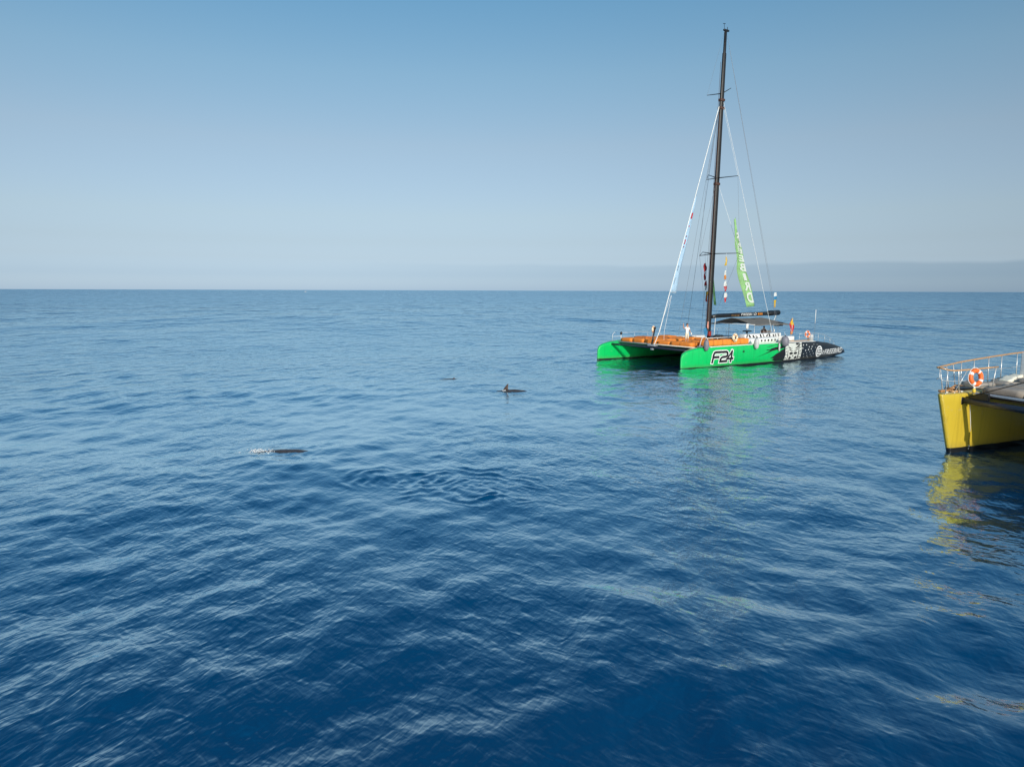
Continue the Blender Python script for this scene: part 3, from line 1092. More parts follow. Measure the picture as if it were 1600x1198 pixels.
spreader(10.95, [L(10.1, 3.6, 10.85), L(7.45, 0.8, 10.62), L(10.25, -1.2, 11.15)], [L(7.45, 0.8, 10.62), L(10.25, -1.2, 11.15)])
spreader(18.6, [L(10.1, 3.0, 18.40), L(8.1, 0.8, 18.12), L(10.45, -1.0, 19.02)], [L(8.1, 0.8, 18.12), L(10.45, -1.0, 19.02)])
spreader(26.95, [L(8.30, 0.3, 26.32), L(11.87, 0.3, 27.55)])
for z in (26.3, 18.0, 25.5):
    bb = MB()
    bb.box(on_mast(z), (0.60, 0.42, 0.26), bev=0.05)
    bb.build('mast_band', [M_['mast_brown']], mast)
b = MB()
b.tube([on_mast(z, -0.33 + 0.03 * math.sin(z * 2.1), 0.1) for z in np.linspace(2.4, 25, 26)], 0.028, 5)
b.tube([on_mast(z, -0.30, -0.15) for z in np.linspace(2.4, 30, 12)], 0.018, 5)
b.build('halyard', [M_['mast_brown']], mast)

boom = MB()
boom.tube([L(10.6, 0, 4.42), L(11.6, 0, 4.50), L(20.3, 0, 4.62), L(20.4, 0, 4.64), L(22.2, 0, 4.68)], [0.20, 0.22, 0.21, 0.30, 0.30], 12)
boom = boom.build('boom', [M_['black']], cat)


def boom_text(body, s0, wid, h, m):
    v, f = text_mesh(body, 1.0, 0.006, 0.2, 1.1)
    w = max(q[0] for q in v)
    bb = MB()
    bb.add([L(s0 + q[0] / w * wid, 0.235, 4.42 + (s0 - 11) * 0.012 + q[1] * h) for q in v], f)
    return bb.build('lettering', [m], boom)


boom_text('FREEBIRD', 15.2, 2.7, 0.36, M_['print_white'])
b = MB()
for k in range(5):
    b.box(L(13.7 + 0.27 * k, 0.225, 4.53), (0.18, 0.02, 0.20))
b.build('lettering', [M_['wood']], boom)
b = MB()
for k in range(3):
    b.box(L(18.25 + 0.30 * k, 0.225, 4.60), (0.2, 0.02, 0.22))
b.build('lettering', [M_['flag_orange']], boom)

# sun canopy under the boom, slung from it, with sagging cloth and thin poles
b = MB()
cn, cm = 18, 14
vs, fs = [], []
for i in range(cn + 1):
    u_ = i / cn
    for j in range(cm + 1):
        v_ = j / cm
        s = 14.2 + 6.6 * u_
        t = -3.2 + 6.0 * v_
        x = abs(v_ - 0.52) * 2
        z = 4.22 - 0.74 * x ** 1.15 - 0.05 * math.sin(u_ * math.pi * 3) ** 2 * x - 0.10 * math.sin(v_ * math.pi) * math.sin(u_ * math.pi) + 0.012 * math.sin(9 * u_ + 5 * v_)
        if u_ > 0.8:
            z -= 0.55 * (u_ - 0.8) / 0.2 * (1 - 0.6 * x) * 0.6
        vs.append(L(s, t, z))
for i in range(cn):
    for j in range(cm):
        a = i * (cm + 1) + j
        fs.append((a, a + cm + 1, a + cm + 2, a + 1))
b.add(vs, fs, 0, True)
can = b.build('sun_canopy', [M_['canvas']], cat)
md = can.modifiers.new('thickness', 'SOLIDIFY')
md.thickness = 0.03
for (s, t) in ((14.25, -3.1), (14.25, 2.7), (17.5, 2.75), (20.7, 2.7), (17.5, -3.1), (20.7, -3.1)):
    b = MB()
    b.tube([L(s, t, 1.8), L(s, t, 3.62)], 0.026, 6)
    b.build('canopy_pole', [M_['steel']], cat)
b = MB()
b.tube([L(14.2, 2.8, 3.60), L(14.2, -3.2, 3.60)], 0.03, 6)
b.build('canopy_edge', [M_['white']], cat)
b = MB()
b.box(L(19.3, 2.1, 3.52), (1.0, 0.5, 0.40), bev=0.04)
b.build('speaker_box', [M_['black']], cat)
# helm seat and wheel
b = MB()
b.box(L(18.0, 1.2, 2.28), (0.7, 1.3, 0.10), bev=0.04)
b.box(L(18.38, 1.2, 2.58), (0.10, 1.3, 0.55), bev=0.04)
b.tube([L(18.0, 1.2, 1.8), L(18.0, 1.2, 2.25)], 0.09, 8)
b.build('helm_seat', [M_['deck_grey']], cat)
b = MB()
b.torus(L(16.6, 2.2, 2.75), 0.42, 0.022, Matrix.Rotation(R(90), 4, 'Y'), 22, 6)
for k in range(3):
    a = k * 2.094
    b.tube([L(16.6, 2.2, 2.75), L(16.6, 2.2 + 0.42 * math.cos(a), 2.75 + 0.42 * math.sin(a))], 0.015, 5)
b.tube([L(16.6, 2.2, 1.82), L(16.66, 2.2, 2.75)], 0.06, 8)
b.build('steering_wheel', [M_['steel']], cat)
for t in (-1.5, 3.2):
    b = MB()
    b.lathe([(0.13, 0), (0.13, 0.06), (0.08, 0.10), (0.08, 0.2), (0.12, 0.25), (0.0, 0.27)], L(16.0 + 0.3 * t, t, 2.8 if t > 3 else 1.83), 12)
    b.build('winch', [M_['steel']], cat)


# standing rigging: every stay and shroud is its own part
def stay(a, b_, r=0.014, m='wire', sag=0.0):
    bb = MB()
    n = 8 if sag else 2
    pts = [a.lerp(b_, i / (n - 1)) + Vector((0, 0, -sag * 4 * (i / (n - 1)) * (1 - i / (n - 1)))) for i in range(n)]
    bb.tube(pts, r, 5)
    return bb.build('stay', [M_[m]], cat)


FS0, FS1 = on_mast(25.6, -0.35), L(2.72, 0.12, 3.1)
stay(FS0, FS1, 0.045, 'rope_white')
stay(FS1, L(1.9, 0.2, 1.75), 0.035, 'rope_white')
stay(L(4.75, -0.3, 6.65), L(3.87, -0.3, 3.12), 0.016, 'rope_white')
stay(L(3.87, -0.3, 3.12), L(3.84, -0.3, 1.85), 0.016, 'rope_white')
stay(L(4.70, -0.3, 6.65), L(2.80, 0.0, 3.3), 0.014, 'rope_white')
stay(on_mast(26.2, 0.3), L(14.6, 4.9, 1.95), 0.017, 'rope_white')
stay(on_mast(26.2, 0.25, -0.2), L(15.2, -5.2, 1.95), 0.016, 'wire')
stay(on_mast(32.6, 0.3), L(15.6, 4.85, 1.95), 0.013, 'wire')
stay(on_mast(32.6, 0.3), L(16.2, 4.6, 1.95), 0.010, 'wire')
stay(on_mast(25.2, -0.2, -0.2), L(12.8, -5.3, 1.95), 0.016, 'wire')
stay(on_mast(25.2, -0.2, -0.2), L(11.6, -5.4, 1.95), 0.012, 'wire')
stay(on_mast(18.0, -0.2), L(7.45, 0.8, 10.62), 0.012, 'wire')
stay(L(7.45, 0.8, 10.62), on_mast(3.6, -0.3), 0.012, 'wire')
stay(on_mast(18.0, 0.25), L(10.1, 3.6, 10.85), 0.014, 'rope_white')
stay(L(10.1, 3.6, 10.85), on_mast(3.6, 0.2, 0.2), 0.010, 'wire')
stay(on_mast(26.0, 0.2), L(10.1, 3.0, 18.4), 0.012, 'rope_white')
stay(L(10.1, 3.0, 18.4), L(10.1, 3.6, 10.85), 0.010, 'wire')
stay(on_mast(26.0, -0.2), L(8.1, 0.8, 18.12), 0.012, 'wire')
stay(L(8.1, 0.8, 18.12), L(7.45, 0.8, 10.62), 0.010, 'wire')
stay(on_mast(26.0, -0.2), L(10.45, -1.0, 19.02), 0.012, 'wire')
stay(on_mast(32.9, -0.2), L(8.30, 0.3, 26.32), 0.008, 'wire')
stay(L(22.0, 0, 4.7), L(19.9, 0.2, 1.9), 0.03, 'rope_white')
stay(L(11.2, 0.05, 4.3), L(10.6, 0.4, 1.9), 0.03, 'rope_white')


# ------------------------------------------------------------------ loose things aboard the green catamaran
def cushion_mesh(sx, sy, sz, seed):
    """Stuffed pad: bevelled block with swollen top, seam welt and a few creases."""
    rg = random.Random(seed)
    bm = bmesh.new()
    bmesh.ops.create_cube(bm, size=1)
    bmesh.ops.subdivide_edges(bm, edges=bm.edges[:], cuts=4, use_grid_fill=True)
    ph = rg.random() * 6
    for v in bm.verts:
        x, y, z = v.co * 2
        q = (1 - abs(x) ** 4) * (1 - abs(y) ** 4)
        r = 1 - 0.05 * abs(x * y) ** 2 - 0.04 * abs(z) ** 3
        v.co.x = x / 2 * sx * (r + 0.03 * (1 - z * z))
        v.co.y = y / 2 * sy * (r + 0.03 * (1 - z * z))
        v.co.z = z / 2 * sz + (0.10 * sz * q if z > 0 else 0) + 0.018 * math.sin(5 * x + ph) * math.cos(4 * y + ph) * (z > 0)
        v.co.z += sz / 2
    me = bpy.data.meshes.new('cushion')
    bm.to_mesh(me)
    bm.free()
    for p in me.polygons:
        p.use_smooth = True
    return me


ROWN = ['in the front beam row', 'in the second row', 'in the third row', 'in the mast row']
COLN = ['beside the far hull', 'second from the far hull', 'third from the far hull', 'fourth from the far hull', 'fifth from the far hull', 'beside the near hull']
pads = [cushion_mesh(1.42, 1.66, 0.36, k) for k in range(3)]
for k, me in enumerate(pads):
    me.materials.append(M_['orange'] if k != 1 else M_['orange_dark'])
cu0 = None
for r_ in range(4):
    for c_ in range(6):
        s = 3.25 + 1.78 * r_
        t = -4.35 + 1.72 * c_ + (0.10 if r_ % 2 else 0)
        if r_ == 1 and c_ in (3, 4):       # clear patch where the man stands
            continue
        if c_ == 5 and t > 3.9:
            t = 3.55
        me = pads[(r_ * 7 + c_ * 3 + r_ * c_) % 3]
        if cu0 is None:
            cu0 = o = bpy.data.objects.new('deck_cushion', me)
        else:
            o = cu0.copy()
            o.data = me
        COL.objects.link(o)
        o.matrix_world = G.at(s, t, 1.80, random.uniform(-4, 4)) @ Matrix.Diagonal((1, 1, random.uniform(0.95, 1.4), 1))
        tag(o, 'orange deck cushion ' + ROWN[r_] + ', ' + COLN[c_], 'cushion', 'orange cushions on the trampoline')
bench = [cushion_mesh(1.30, 0.75, 0.52, 20 + k) for k in range(2)]
for k, me in enumerate(bench):
    me.materials.append(M_['orange'])
BN = ['nearest the bow', 'second from the bow', 'middle one', 'second from the white deckhouse', 'touching the white deckhouse']
for k in range(5):
    o = bpy.data.objects.new('bench_cushion', bench[k % 2])
    COL.objects.link(o)
    o.matrix_world = G.at(3.95 + 1.32 * k, 5.0, 1.95, random.uniform(-2, 2))
    tag(o, 'orange bench cushion along the near green hull, ' + BN[k], 'cushion', 'orange bench cushions on the near hull')


def lifebuoy(name, mw, r1, r, ring_m, tape_m, label, group=None, light=False):
    e = empty(name, mw)
    tag(e, label, 'lifebuoy', group)
    b = MB()
    b.torus((0, 0, 0), r1, r, None, 32, 12)
    b.build('ring', [ring_m], e)
    for k in range(4):
        bb = MB()
        a = math.pi / 4 + k * math.pi / 2
        bb.torus((0, 0, 0), r1, r * 1.03, None, 4, 12, a0=a - 0.17, a1=a + 0.17)
        bb.build('reflective_band', [tape_m], e)
    bb = MB()
    pts = []
    for k in range(33):
        a = 2 * math.pi * k / 32
        q = abs(math.sin(2 * (a - math.pi / 4)))
        pts.append((math.cos(a) * (r1 + r * (0.95 + 0.45 * q)), math.sin(a) * (r1 + r * (0.95 + 0.45 * q)), 0))
    bb.tube(pts, 0.013, 6)
    bb.build('grab_rope', [M_['rope_white']], e)
    return e


def face(frame, s, t, z, out_yaw, tilt=0.0):
    """Ring plane upright: its axis (local Z) points along +t turned by out_yaw."""
    return frame.at(s, t, z, out_yaw) @ Matrix.Rotation(R(90 + tilt), 4, 'X')


lifebuoy('lifebuoy', face(G, 7.50, 5.52, 2.66, 0, -6), 0.27, 0.115, M_['cream'], M_['flag_orange'], 'cream lifebuoy leaning on the orange bench amidships')
lifebuoy('lifebuoy', face(G, 6.9, -4.7, 3.0, 20, 0), 0.26, 0.11, M_['cream'], M_['flag_orange'], 'cream lifebuoy behind the black strut at the far rail')
lifebuoy('lifebuoy', face(G, 18.9, 5.9, 2.62, -10, 0), 0.27, 0.10, M_['ring_orange'], M_['tape'], 'orange lifebuoy with white bands on the black stern rail')
b = MB()
b.tube([(0, 0, 0), (0, 0, 1.3)], 0.03, 6)
b.box((0, 0, 0.02), (0.2, 0.2, 0.04))
o = b.build('lifebuoy_post', [M_['steel']], cat)
o.location = L(6.9, -4.85, 1.9)


def fender(s, t, z, r, h, m, label, lean=0.0):
    e = empty('fender', G.at(s, t, z) @ Matrix.Rotation(R(lean), 4, 'X'))
    tag(e, label, 'fender', 'fenders hanging along the near hull')
    prof = []
    for k in range(13):
        a = math.pi * k / 12
        prof.append((max(0.03, r * math.sin(a) ** 0.7), -h / 2 * math.cos(a)))
    b = MB()
    b.lathe(prof, n=16)
    b.build('body', [m], e)
    b = MB()
    b.lathe([(0.05, -0.02), (0.06, 0.05), (0.04, 0.1)], (0, 0, h / 2), 8)
    b.build('eye', [M_['black']], e)
    b = MB()
    b.tube([(0, 0, h / 2 + 0.08), (0, 0.12, h / 2 + 0.42)], 0.014, 5)
    b.build('lanyard', [M_['rope_white']], e)


fender(2.62, 6.10, 2.14, 0.25, 1.05, M_['fender'], 'dark grey fender beside the bow rail above the race number')
fender(9.45, 6.55, 2.05, 0.25, 1.05, M_['fender_pale'], 'pale grey fender at the front end of the white deckhouse')
fender(13.95, 6.62, 2.10, 0.40, 1.05, M_['fender'], 'large round grey fender where the green paint ends')
fender(13.25, 6.48, 1.55, 0.10, 0.85, M_['fender_pale'], 'thin white fender just ahead of the large round one')


# cloth strips: an outline given by left and right edge points, with ripples
def cloth(name, left, right, mats, mi_fn=None, nx=4, sub=6, ripple=0.05, parent=None, seed=0):
    rg = random.Random(seed)
    ph = rg.random() * 6
    vs, fs, ms = [], [], []
    n = (len(left) - 1) * sub
    for i in range(n + 1):
        k = min(i // sub, len(left) - 2)
        f = i / sub - k
        a = left[k].lerp(left[k + 1], f)
        c = right[k].lerp(right[k + 1], f)
        w = (c - a).length
        for j in range(nx + 1):
            p = a.lerp(c, j / nx)
            p = p + Vector((0.35, -1, 0)).normalized() * (ripple * math.sin(ph + 2.6 * math.pi * j / nx + 0.45 * i) * min(1, w / 0.4))
            vs.append(p)
    for i in range(n):
        for j in range(nx):
            q = i * (nx + 1) + j
            fs.append((q, q + nx + 1, q + nx + 2, q + 1))
            ms.append(mi_fn((i + .5) / n, (j + .5) / nx) if mi_fn else 0)
    b = MB()
    b.add(vs, fs, 0, True)
    b.m = ms
    o = b.build(name, mats, parent)
    md = o.modifiers.new('thickness', 'SOLIDIFY')
    md.thickness = 0.008
    return o


def loose(o, frame):
    o.matrix_world = frame.at(0, 0, 0)
    return o


# long green banner on the near side of the mast, its white name read from behind
GL = [L(9.80, 3.0, 14.04), L(10.15, 3.0, 11.86), L(10.32, 3.0, 10.92), L(10.53, 3.0, 9.33), L(11.25, 3.0, 7.74), L(12.34, 3.0, 5.46)]
GR = [L(9.98, 3.0, 14.36), L(10.80, 3.0, 12.10), L(11.38, 3.0, 10.80), L(12.10, 3.0, 9.20), L(12.86, 3.0, 7.62), L(13.80, 3.0, 5.58)]
bn = loose(cloth('banner', GL, GR, [M_['banner_green']], nx=6, sub=6, ripple=0.06, seed=3), G)
tag(bn, 'long green banner with white letters hanging aft of the mast', 'banner')


def strip_at(f, j):
    """Point on the banner: f down its length, j across."""
    x = f * (len(GL) - 1)
    k = min(int(x), len(GL) - 2)
    u_ = x - k
    return GL[k].lerp(GL[k + 1], u_).lerp(GR[k].lerp(GR[k + 1], u_), j)


for ch, f0, f1 in (('F', .12, .20), ('R', .22, .30), ('E', .32, .40), ('E', .42, .50), ('B', .52, .62), ('I', .645, .735), ('R', .755, .85), ('D', .865, .965)):
    v, fc = text_mesh(ch, 1.0, 0.03)
    x0, x1 = min(q[0] for q in v), max(q[0] for q in v)
    y0, y1 = min(q[1] for q in v), max(q[1] for q in v)
    wj = 0.30 if ch == 'I' else 0.62
    bb = MB()
    pts = []
    for q in v:
        uu = 1 - (q[0] - x0) / (x1 - x0)                # mirrored: the cloth is seen from its back
        ff = f1 - (q[1] - y0) / (y1 - y0) * (f1 - f0)
        p = strip_at(ff, 0.58 - wj / 2 + wj * uu)
        pts.append(p + Vector((0.35, -1, 0)).normalized() * 0.07)
    bb.add(pts, fc)
    bb.build('banner_letter', [M_['flag_white']], bn)

# narrow green banner on the far side, mostly behind the mast
o = loose(cloth('banner', [L(13.6, -2.5, 14.3), L(13.3, -2.5, 12.9), L(13.45, -2.5, 9.5), L(14.0, -2.5, 5.6)],
                [L(13.7, -2.5, 14.4), L(13.75, -2.5, 13.0), L(13.65, -2.5, 9.4), L(14.35, -2.5, 5.55)], [M_['banner_green']], nx=3, ripple=0.04, seed=5), G)
tag(o, 'narrow furled green banner mostly hidden behind the mast', 'banner')

# pale blue banner along the forestay with red marks


def on_fs(z):
    f = (z - 3.1) / (25.6 - 3.1)
    return FS1.lerp(FS0, f)


zz_ = [16.6, 14.5, 12.0, 9.5, 6.95]
ww_ = [0.24, 0.42, 0.52, 0.66, 0.88]
bl = loose(cloth('banner', [on_fs(z) for z in zz_], [on_fs(z) + L(w, 0.0, -0.12) for z, w in zip(zz_, ww_)], [M_['banner_blue']], nx=4, ripple=0.03, seed=8), G)
tag(bl, 'pale blue banner with red marks along the forestay', 'banner')
for z, h, w, m in ((14.6, 0.62, 0.18, 'red'), (13.55, 0.16, 0.10, 'red'), (12.55, 0.16, 0.10, 'dark_red'), (12.0, 0.5, 0.12, 'red'), (11.5, 0.14, 0.10, 'dark_red'), (9.4, 0.6, 0.05, 'wire'), (8.1, 0.7, 0.05, 'wire')):
    bb = MB()
    c = on_fs(z) + L(0.21, 0.05, -0.02)
    d = (on_fs(z + 1) - on_fs(z)).normalized()
    sd = L(1, 0, 0)
    p = [c - d * h / 2 - sd * w / 2, c - d * h / 2 + sd * w / 2, c + d * h / 2 + sd * w / 2, c + d * h / 2 - sd * w / 2]
    bb.add(p, [(0, 1, 2, 3)])
    bb.build('banner_mark', [M_[m]], bl)


# strings of signal flags
def pennant(sc, t, z0, z1, w, cols, label, group, lean=0.0, pointed=False):
    mats = [M_[c] for c in cols]
    n = len(mats)
    l_, r_ = [], []
    for k in range(5):
        f = k / 4
        z = z0 + (z1 - z0) * f
        ww = w * (0.25 + 0.75 * math.sin(math.pi * min(1, 0.25 + 0.6 * f))) if not pointed else w * (0.15 + 0.85 * f)
        off = 0.04 * math.sin(7 * f + z0)
        l_.append(L(sc + lean * f - ww / 2 + off, t, z))
        r_.append(L(sc + lean * f + ww / 2 + off, t, z + 0.05))
    o = loose(cloth('signal_flag', l_, r_, mats, (lambda a, b_: min(n - 1, int(a * n))), nx=3, sub=3, ripple=0.05, seed=int(z0 * 10)), G)
    tag(o, label, 'flag', group)
    return o


gl_ = 'signal flags on the far halyard beside the mast'
gr_ = 'signal flags on the halyard under the near spreader'
pennant(10.50, -1.0, 9.98, 9.05, 0.42, ['dark_red', 'red'], 'dark red flag topmost on the string forward of the mast', gl_)
pennant(10.52, -1.0, 9.02, 8.20, 0.30, ['dark_red'], 'narrow dark red flag second on the string forward of the mast', gl_)
pennant(10.72, -1.0, 8.15, 7.15, 0.34, ['red', 'flag_white'], 'red and white flag third on the string forward of the mast', gl_)
pennant(10.92, -1.0, 7.02, 5.95, 0.36, ['flag_yellow', 'flag_orange', 'red'], 'yellow and red flag lowest on the string forward of the mast', gl_)
pennant(10.10, 2.0, 10.60, 9.65, 0.44, ['flag_yellow'], 'yellow pennant topmost on the string aft of the mast', gr_, pointed=True)
pennant(10.06, 2.0, 9.15, 8.25, 0.34, ['flag_white', 'flag_orange'], 'white and orange flag second on the string aft of the mast', gr_)
pennant(10.16, 2.0, 8.10, 7.05, 0.40, ['flag_white', 'red'], 'white over red flag third on the string aft of the mast', gr_)
pennant(10.22, 2.0, 6.90, 5.95, 0.40, ['flag_white', 'red'], 'white over red flag lowest on the string aft of the mast', gr_)
stay(L(10.4, -1.0, 11.1), L(11.0, -1.0, 5.8), 0.010, 'wire')
stay(L(10.1, 2.0, 10.9), L(10.26, 2.0, 5.9), 0.010, 'rope_white')
pennant(15.72, 4.0, 6.95, 5.40, 0.42, ['flag_white', 'flag_blue', 'flag_yellow', 'flag_yellow'], 'white blue and yellow flag on the backstay above the boom end', None)
fl = loose(cloth('ensign', [L(17.62, 4.8, 4.28), L(17.40, 4.8, 3.75), L(17.45, 4.8, 3.2), L(17.55, 4.8, 2.62)],
                 [L(17.82, 4.8, 4.30), L(18.02, 4.8, 3.78), L(18.02, 4.8, 3.2), L(17.95, 4.8, 2.6)],
                 [M_['flag_yellow'], M_['red'], M_['flag_orange']], lambda a, b_: 0 if a < .42 and b_ > .2 else (1 if a < .86 else 2), nx=5, ripple=0.07, seed=4), G)
tag(fl, 'drooping red and yellow ensign at the canopy rear', 'flag')
b = MB()
b.tube([L(17.75, 4.78, 1.9), L(17.75, 4.82, 4.4)], 0.024, 6)
b.build('ensign_staff', [M_['steel']], cat)

# cloths and box at the mast foot, dark bag, raft canister, whip aerial
o = loose(cloth('hanging_cloth', [L(9.05, 0.45, 3.32), L(9.0, 0.45, 2.9), L(9.1, 0.45, 2.25)], [L(9.42, 0.45, 3.3), L(9.48, 0.45, 2.9), L(9.45, 0.45, 2.25)], [M_['flag_blue']], nx=5, ripple=0.06, seed=12), G)
tag(o, 'blue cloth hanging at the foot of the mast', 'cloth')
o = loose(cloth('hanging_cloth', [L(9.66, 0.30, 3.95), L(9.62, 0.30, 3.5), L(9.66, 0.30, 3.2)], [L(9.86, 0.30, 3.95), L(9.88, 0.30, 3.5), L(9.84, 0.30, 3.2)], [M_['pink']], nx=4, ripple=0.03, seed=13), G)
tag(o, 'salmon cloth tied to the mast above the blue one', 'cloth')
b = MB()
b.box((0, 0, 0.22), (0.34, 0.30, 0.44), bev=0.05)
b.box((0, 0, 0.46), (0.36, 0.32, 0.06), bev=0.02)
o = b.build('mast_box', [M_['box_red']], cat)
o.location = L(9.75, 0.5, 2.45)
b = MB()
rg = random.Random(3)
for k in range(7):
    b.sphere((-0.55 + 0.18 * k, rg.uniform(-.1, .1), 0.20 + 0.05 * math.sin(k)), (0.22, 0.30, 0.20 + 0.05 * rg.random()), n=10, m=6)
o = b.build('sail_bag', [M_['dull_black']])
o.matrix_world = G.at(8.15, 3.0, 2.34)
tag(o, 'lumpy black sail bag lying on the cushions aft of the mast', 'bag')
e = empty('raft_canister', G.at(20.2, 5.45, 1.82))
tag(e, 'upright pale canister on the black stern deck', 'canister')
b = MB()
b.lathe([(0.27, 0), (0.29, 0.04), (0.29, 0.30), (0.31, 0.33), (0.29, 0.36), (0.29, 0.66), (0.24, 0.72), (0.0, 0.74)], n=18)
b.build('drum', [M_['fender_pale']], e)
b = MB()
b.tube([(-0.30, 0, 0.5), (-0.30, 0, 0.6), (0.30, 0, 0.6), (0.30, 0, 0.5)], 0.02, 6)
b.build('strap', [M_['steel']], e)
b = MB()
b.tube([(0, 0, 0), (0, 0, 1.9)], 0.014, 6, 1)
b.tube([(0, 0, 1.9), (0.03, 0, 3.35)], 0.032, 6, 0)
b.build('whip_aerial', [M_['white'], M_['wire']], cat).location = L(21.15, 5.3, 1.80)
for (s, t, z, mname, lab) in ((19.0, 2.5, 1.83, 'grey_cloth', 'grey kit bag on the rear deck'), (20.6, 5.2, 1.80, 'flag_white', 'white kit bag beside the pale canister')):
    b = MB()
    b.box((0, 0, 0.19), (0.55, 0.34, 0.36), bev=0.14)
    b.torus((0, 0, 0.38), 0.13, 0.02, Matrix.Rotation(R(90), 4, 'X'), 12, 5, a0=0, a1=math.pi)
    o = b.build('kit_bag', [M_[mname]])
    o.matrix_world = G.at(s, t, z, 15)
    tag(o, lab, 'bag')


# ------------------------------------------------------------------ people
def person(name, mw, J, edges, label, hair_m, groups, head_c, look, extra=None):
    """One continuous skinned body from a posed skeleton; faces take skin or clothing by the bone they lie on."""
    names = list(J)
    me = bpy.data.meshes.new(name)
    me.from_pydata([J[k][0] for k in names], [(names.index(a), names.index(b_)) for a, b_, _ in edges], [])
    ob = bpy.data.objects.new(name, me)
    COL.objects.link(ob)
    sk = ob.modifiers.new('skin', 'SKIN')
    sk.use_smooth_shade = True
    for i, k in enumerate(names):
        r = J[k][1]
        me.skin_vertices[0].data[i].radius = (r, r) if isinstance(r, (int, float)) else r
        me.skin_vertices[0].data[i].use_root = (k == 'pelvis')
    ss = ob.modifiers.new('smooth', 'SUBSURF')
    ss.levels = ss.render_levels = 2
    dg = bpy.context.evaluated_depsgraph_get()
    m2 = bpy.data.meshes.new_from_object(ob.evaluated_get(dg))
    bpy.data.objects.remove(ob)
    m2.name = name
    for g in groups:
        m2.materials.append(g)
    segs = [(Vector(J[a][0]), Vector(J[b_][0]), gi) for a, b_, gi in edges]
    for p in m2.polygons:
        c = p.center
        best, bi = 9e9, 0
        for a, b_, gi in segs:
            d = b_ - a
            f = max(0, min(1, (c - a).dot(d) / max(d.length_squared, 1e-9)))
            q = (c - (a + d * f)).length
            if q < best:
                best, bi = q, gi
        p.material_index = bi
        p.use_smooth = True
    o = bpy.data.objects.new(name, m2)
    COL.objects.link(o)
    o.matrix_world = mw
    tag(o, label, 'person')
    hc = Vector(head_c)
    b = MB()
    rings = []
    for i in range(7):                                   # hair: cap over the crown and back of the head
        a = math.pi / 2 * i / 6 * 1.15
        rr_ = 0.116
        ring_ = []
        for k in range(14):
            t = 2 * math.pi * k / 14
            low = a * (1.0 if math.sin(t) > -0.3 else 0.72)
            ring_.append(hc + Vector((rr_ * 0.92 * math.sin(low) * math.cos(t), rr_ * 1.02 * math.sin(low) * math.sin(t) + 0.012, rr_ * 1.12 * math.cos(low))))
        rings.append(ring_)
    b.loft(rings, 0, True, False)
    b.build('hair', [hair_m], o)
    for sx in (-1, 1):
        b = MB()
        b.sphere(hc + Vector((0.036 * sx, -0.098, 0.005)), (0.014, 0.008, 0.010), n=8, m=5)
        b.build('eye', [M_['hair']], o)
    return o


def hand(J, E, pre, wrist, palm, spread, gi):
    """Palm and five bent fingers from a wrist joint."""
    w, p = Vector(wrist), Vector(palm)
    d = (p - w).normalized()
    s = Vector(spread).normalized()
    n_ = d.cross(s)
    J[pre + 'palm'] = (tuple(p), (0.040, 0.018))
    for k, (off, ln) in enumerate(((-0.030, .062), (-0.010, .078), (0.011, .074), (0.030, .056))):
        base = p + d * 0.025 + s * off
        J[pre + 'k%d' % k] = (tuple(base), 0.011)
        J[pre + 'm%d' % k] = (tuple(base + d * ln * .55 + s * off * .25), 0.010)
        J[pre + 't%d' % k] = (tuple(base + d * ln * .92 + s * off * .3 + n_ * .018), 0.008)
        E += [(pre + 'palm', pre + 'k%d' % k, gi), (pre + 'k%d' % k, pre + 'm%d' % k, gi), (pre + 'm%d' % k, pre + 't%d' % k, gi)]
    th = p - d * 0.02 - s * 0.040
    J[pre + 'th0'] = (tuple(th), 0.012)
    J[pre + 'th1'] = (tuple(th + d * 0.032 - s * 0.022), 0.010)
    E += [(pre + 'palm', pre + 'th0', gi), (pre + 'th0', pre + 'th1', gi)]


def head_joints(J, E, base, skin=0):
    """Neck, skull, jaw, nose and ears above the given shoulder-line point (facing -Y)."""
    x, y, z = base
    J['neck'] = ((x, y, z + .08), 0.055)
    J['skull0'] = ((x, y - .015, z + .17), (0.078, 0.085))
    J['skull1'] = ((x, y - .012, z + .25), (0.092, 0.105))
    J['skull2'] = ((x, y - .004, z + .325), (0.070, 0.082))
    J['chin'] = ((x, y - .075, z + .145), 0.034)
    J['nose'] = ((x, y - .125, z + .215), 0.014)
    E += [('chest', 'neck', skin), ('neck', 'skull0', skin), ('skull0', 'skull1', skin), ('skull1', 'skull2', skin), ('skull0', 'chin', skin), ('skull1', 'nose', skin)]
    for sx, k in ((-1, 'earr'), (1, 'earl')):
        J[k] = ((x + sx * .096, y + .005, z + .225), 0.020)
        E.append(('skull1', k, skin))


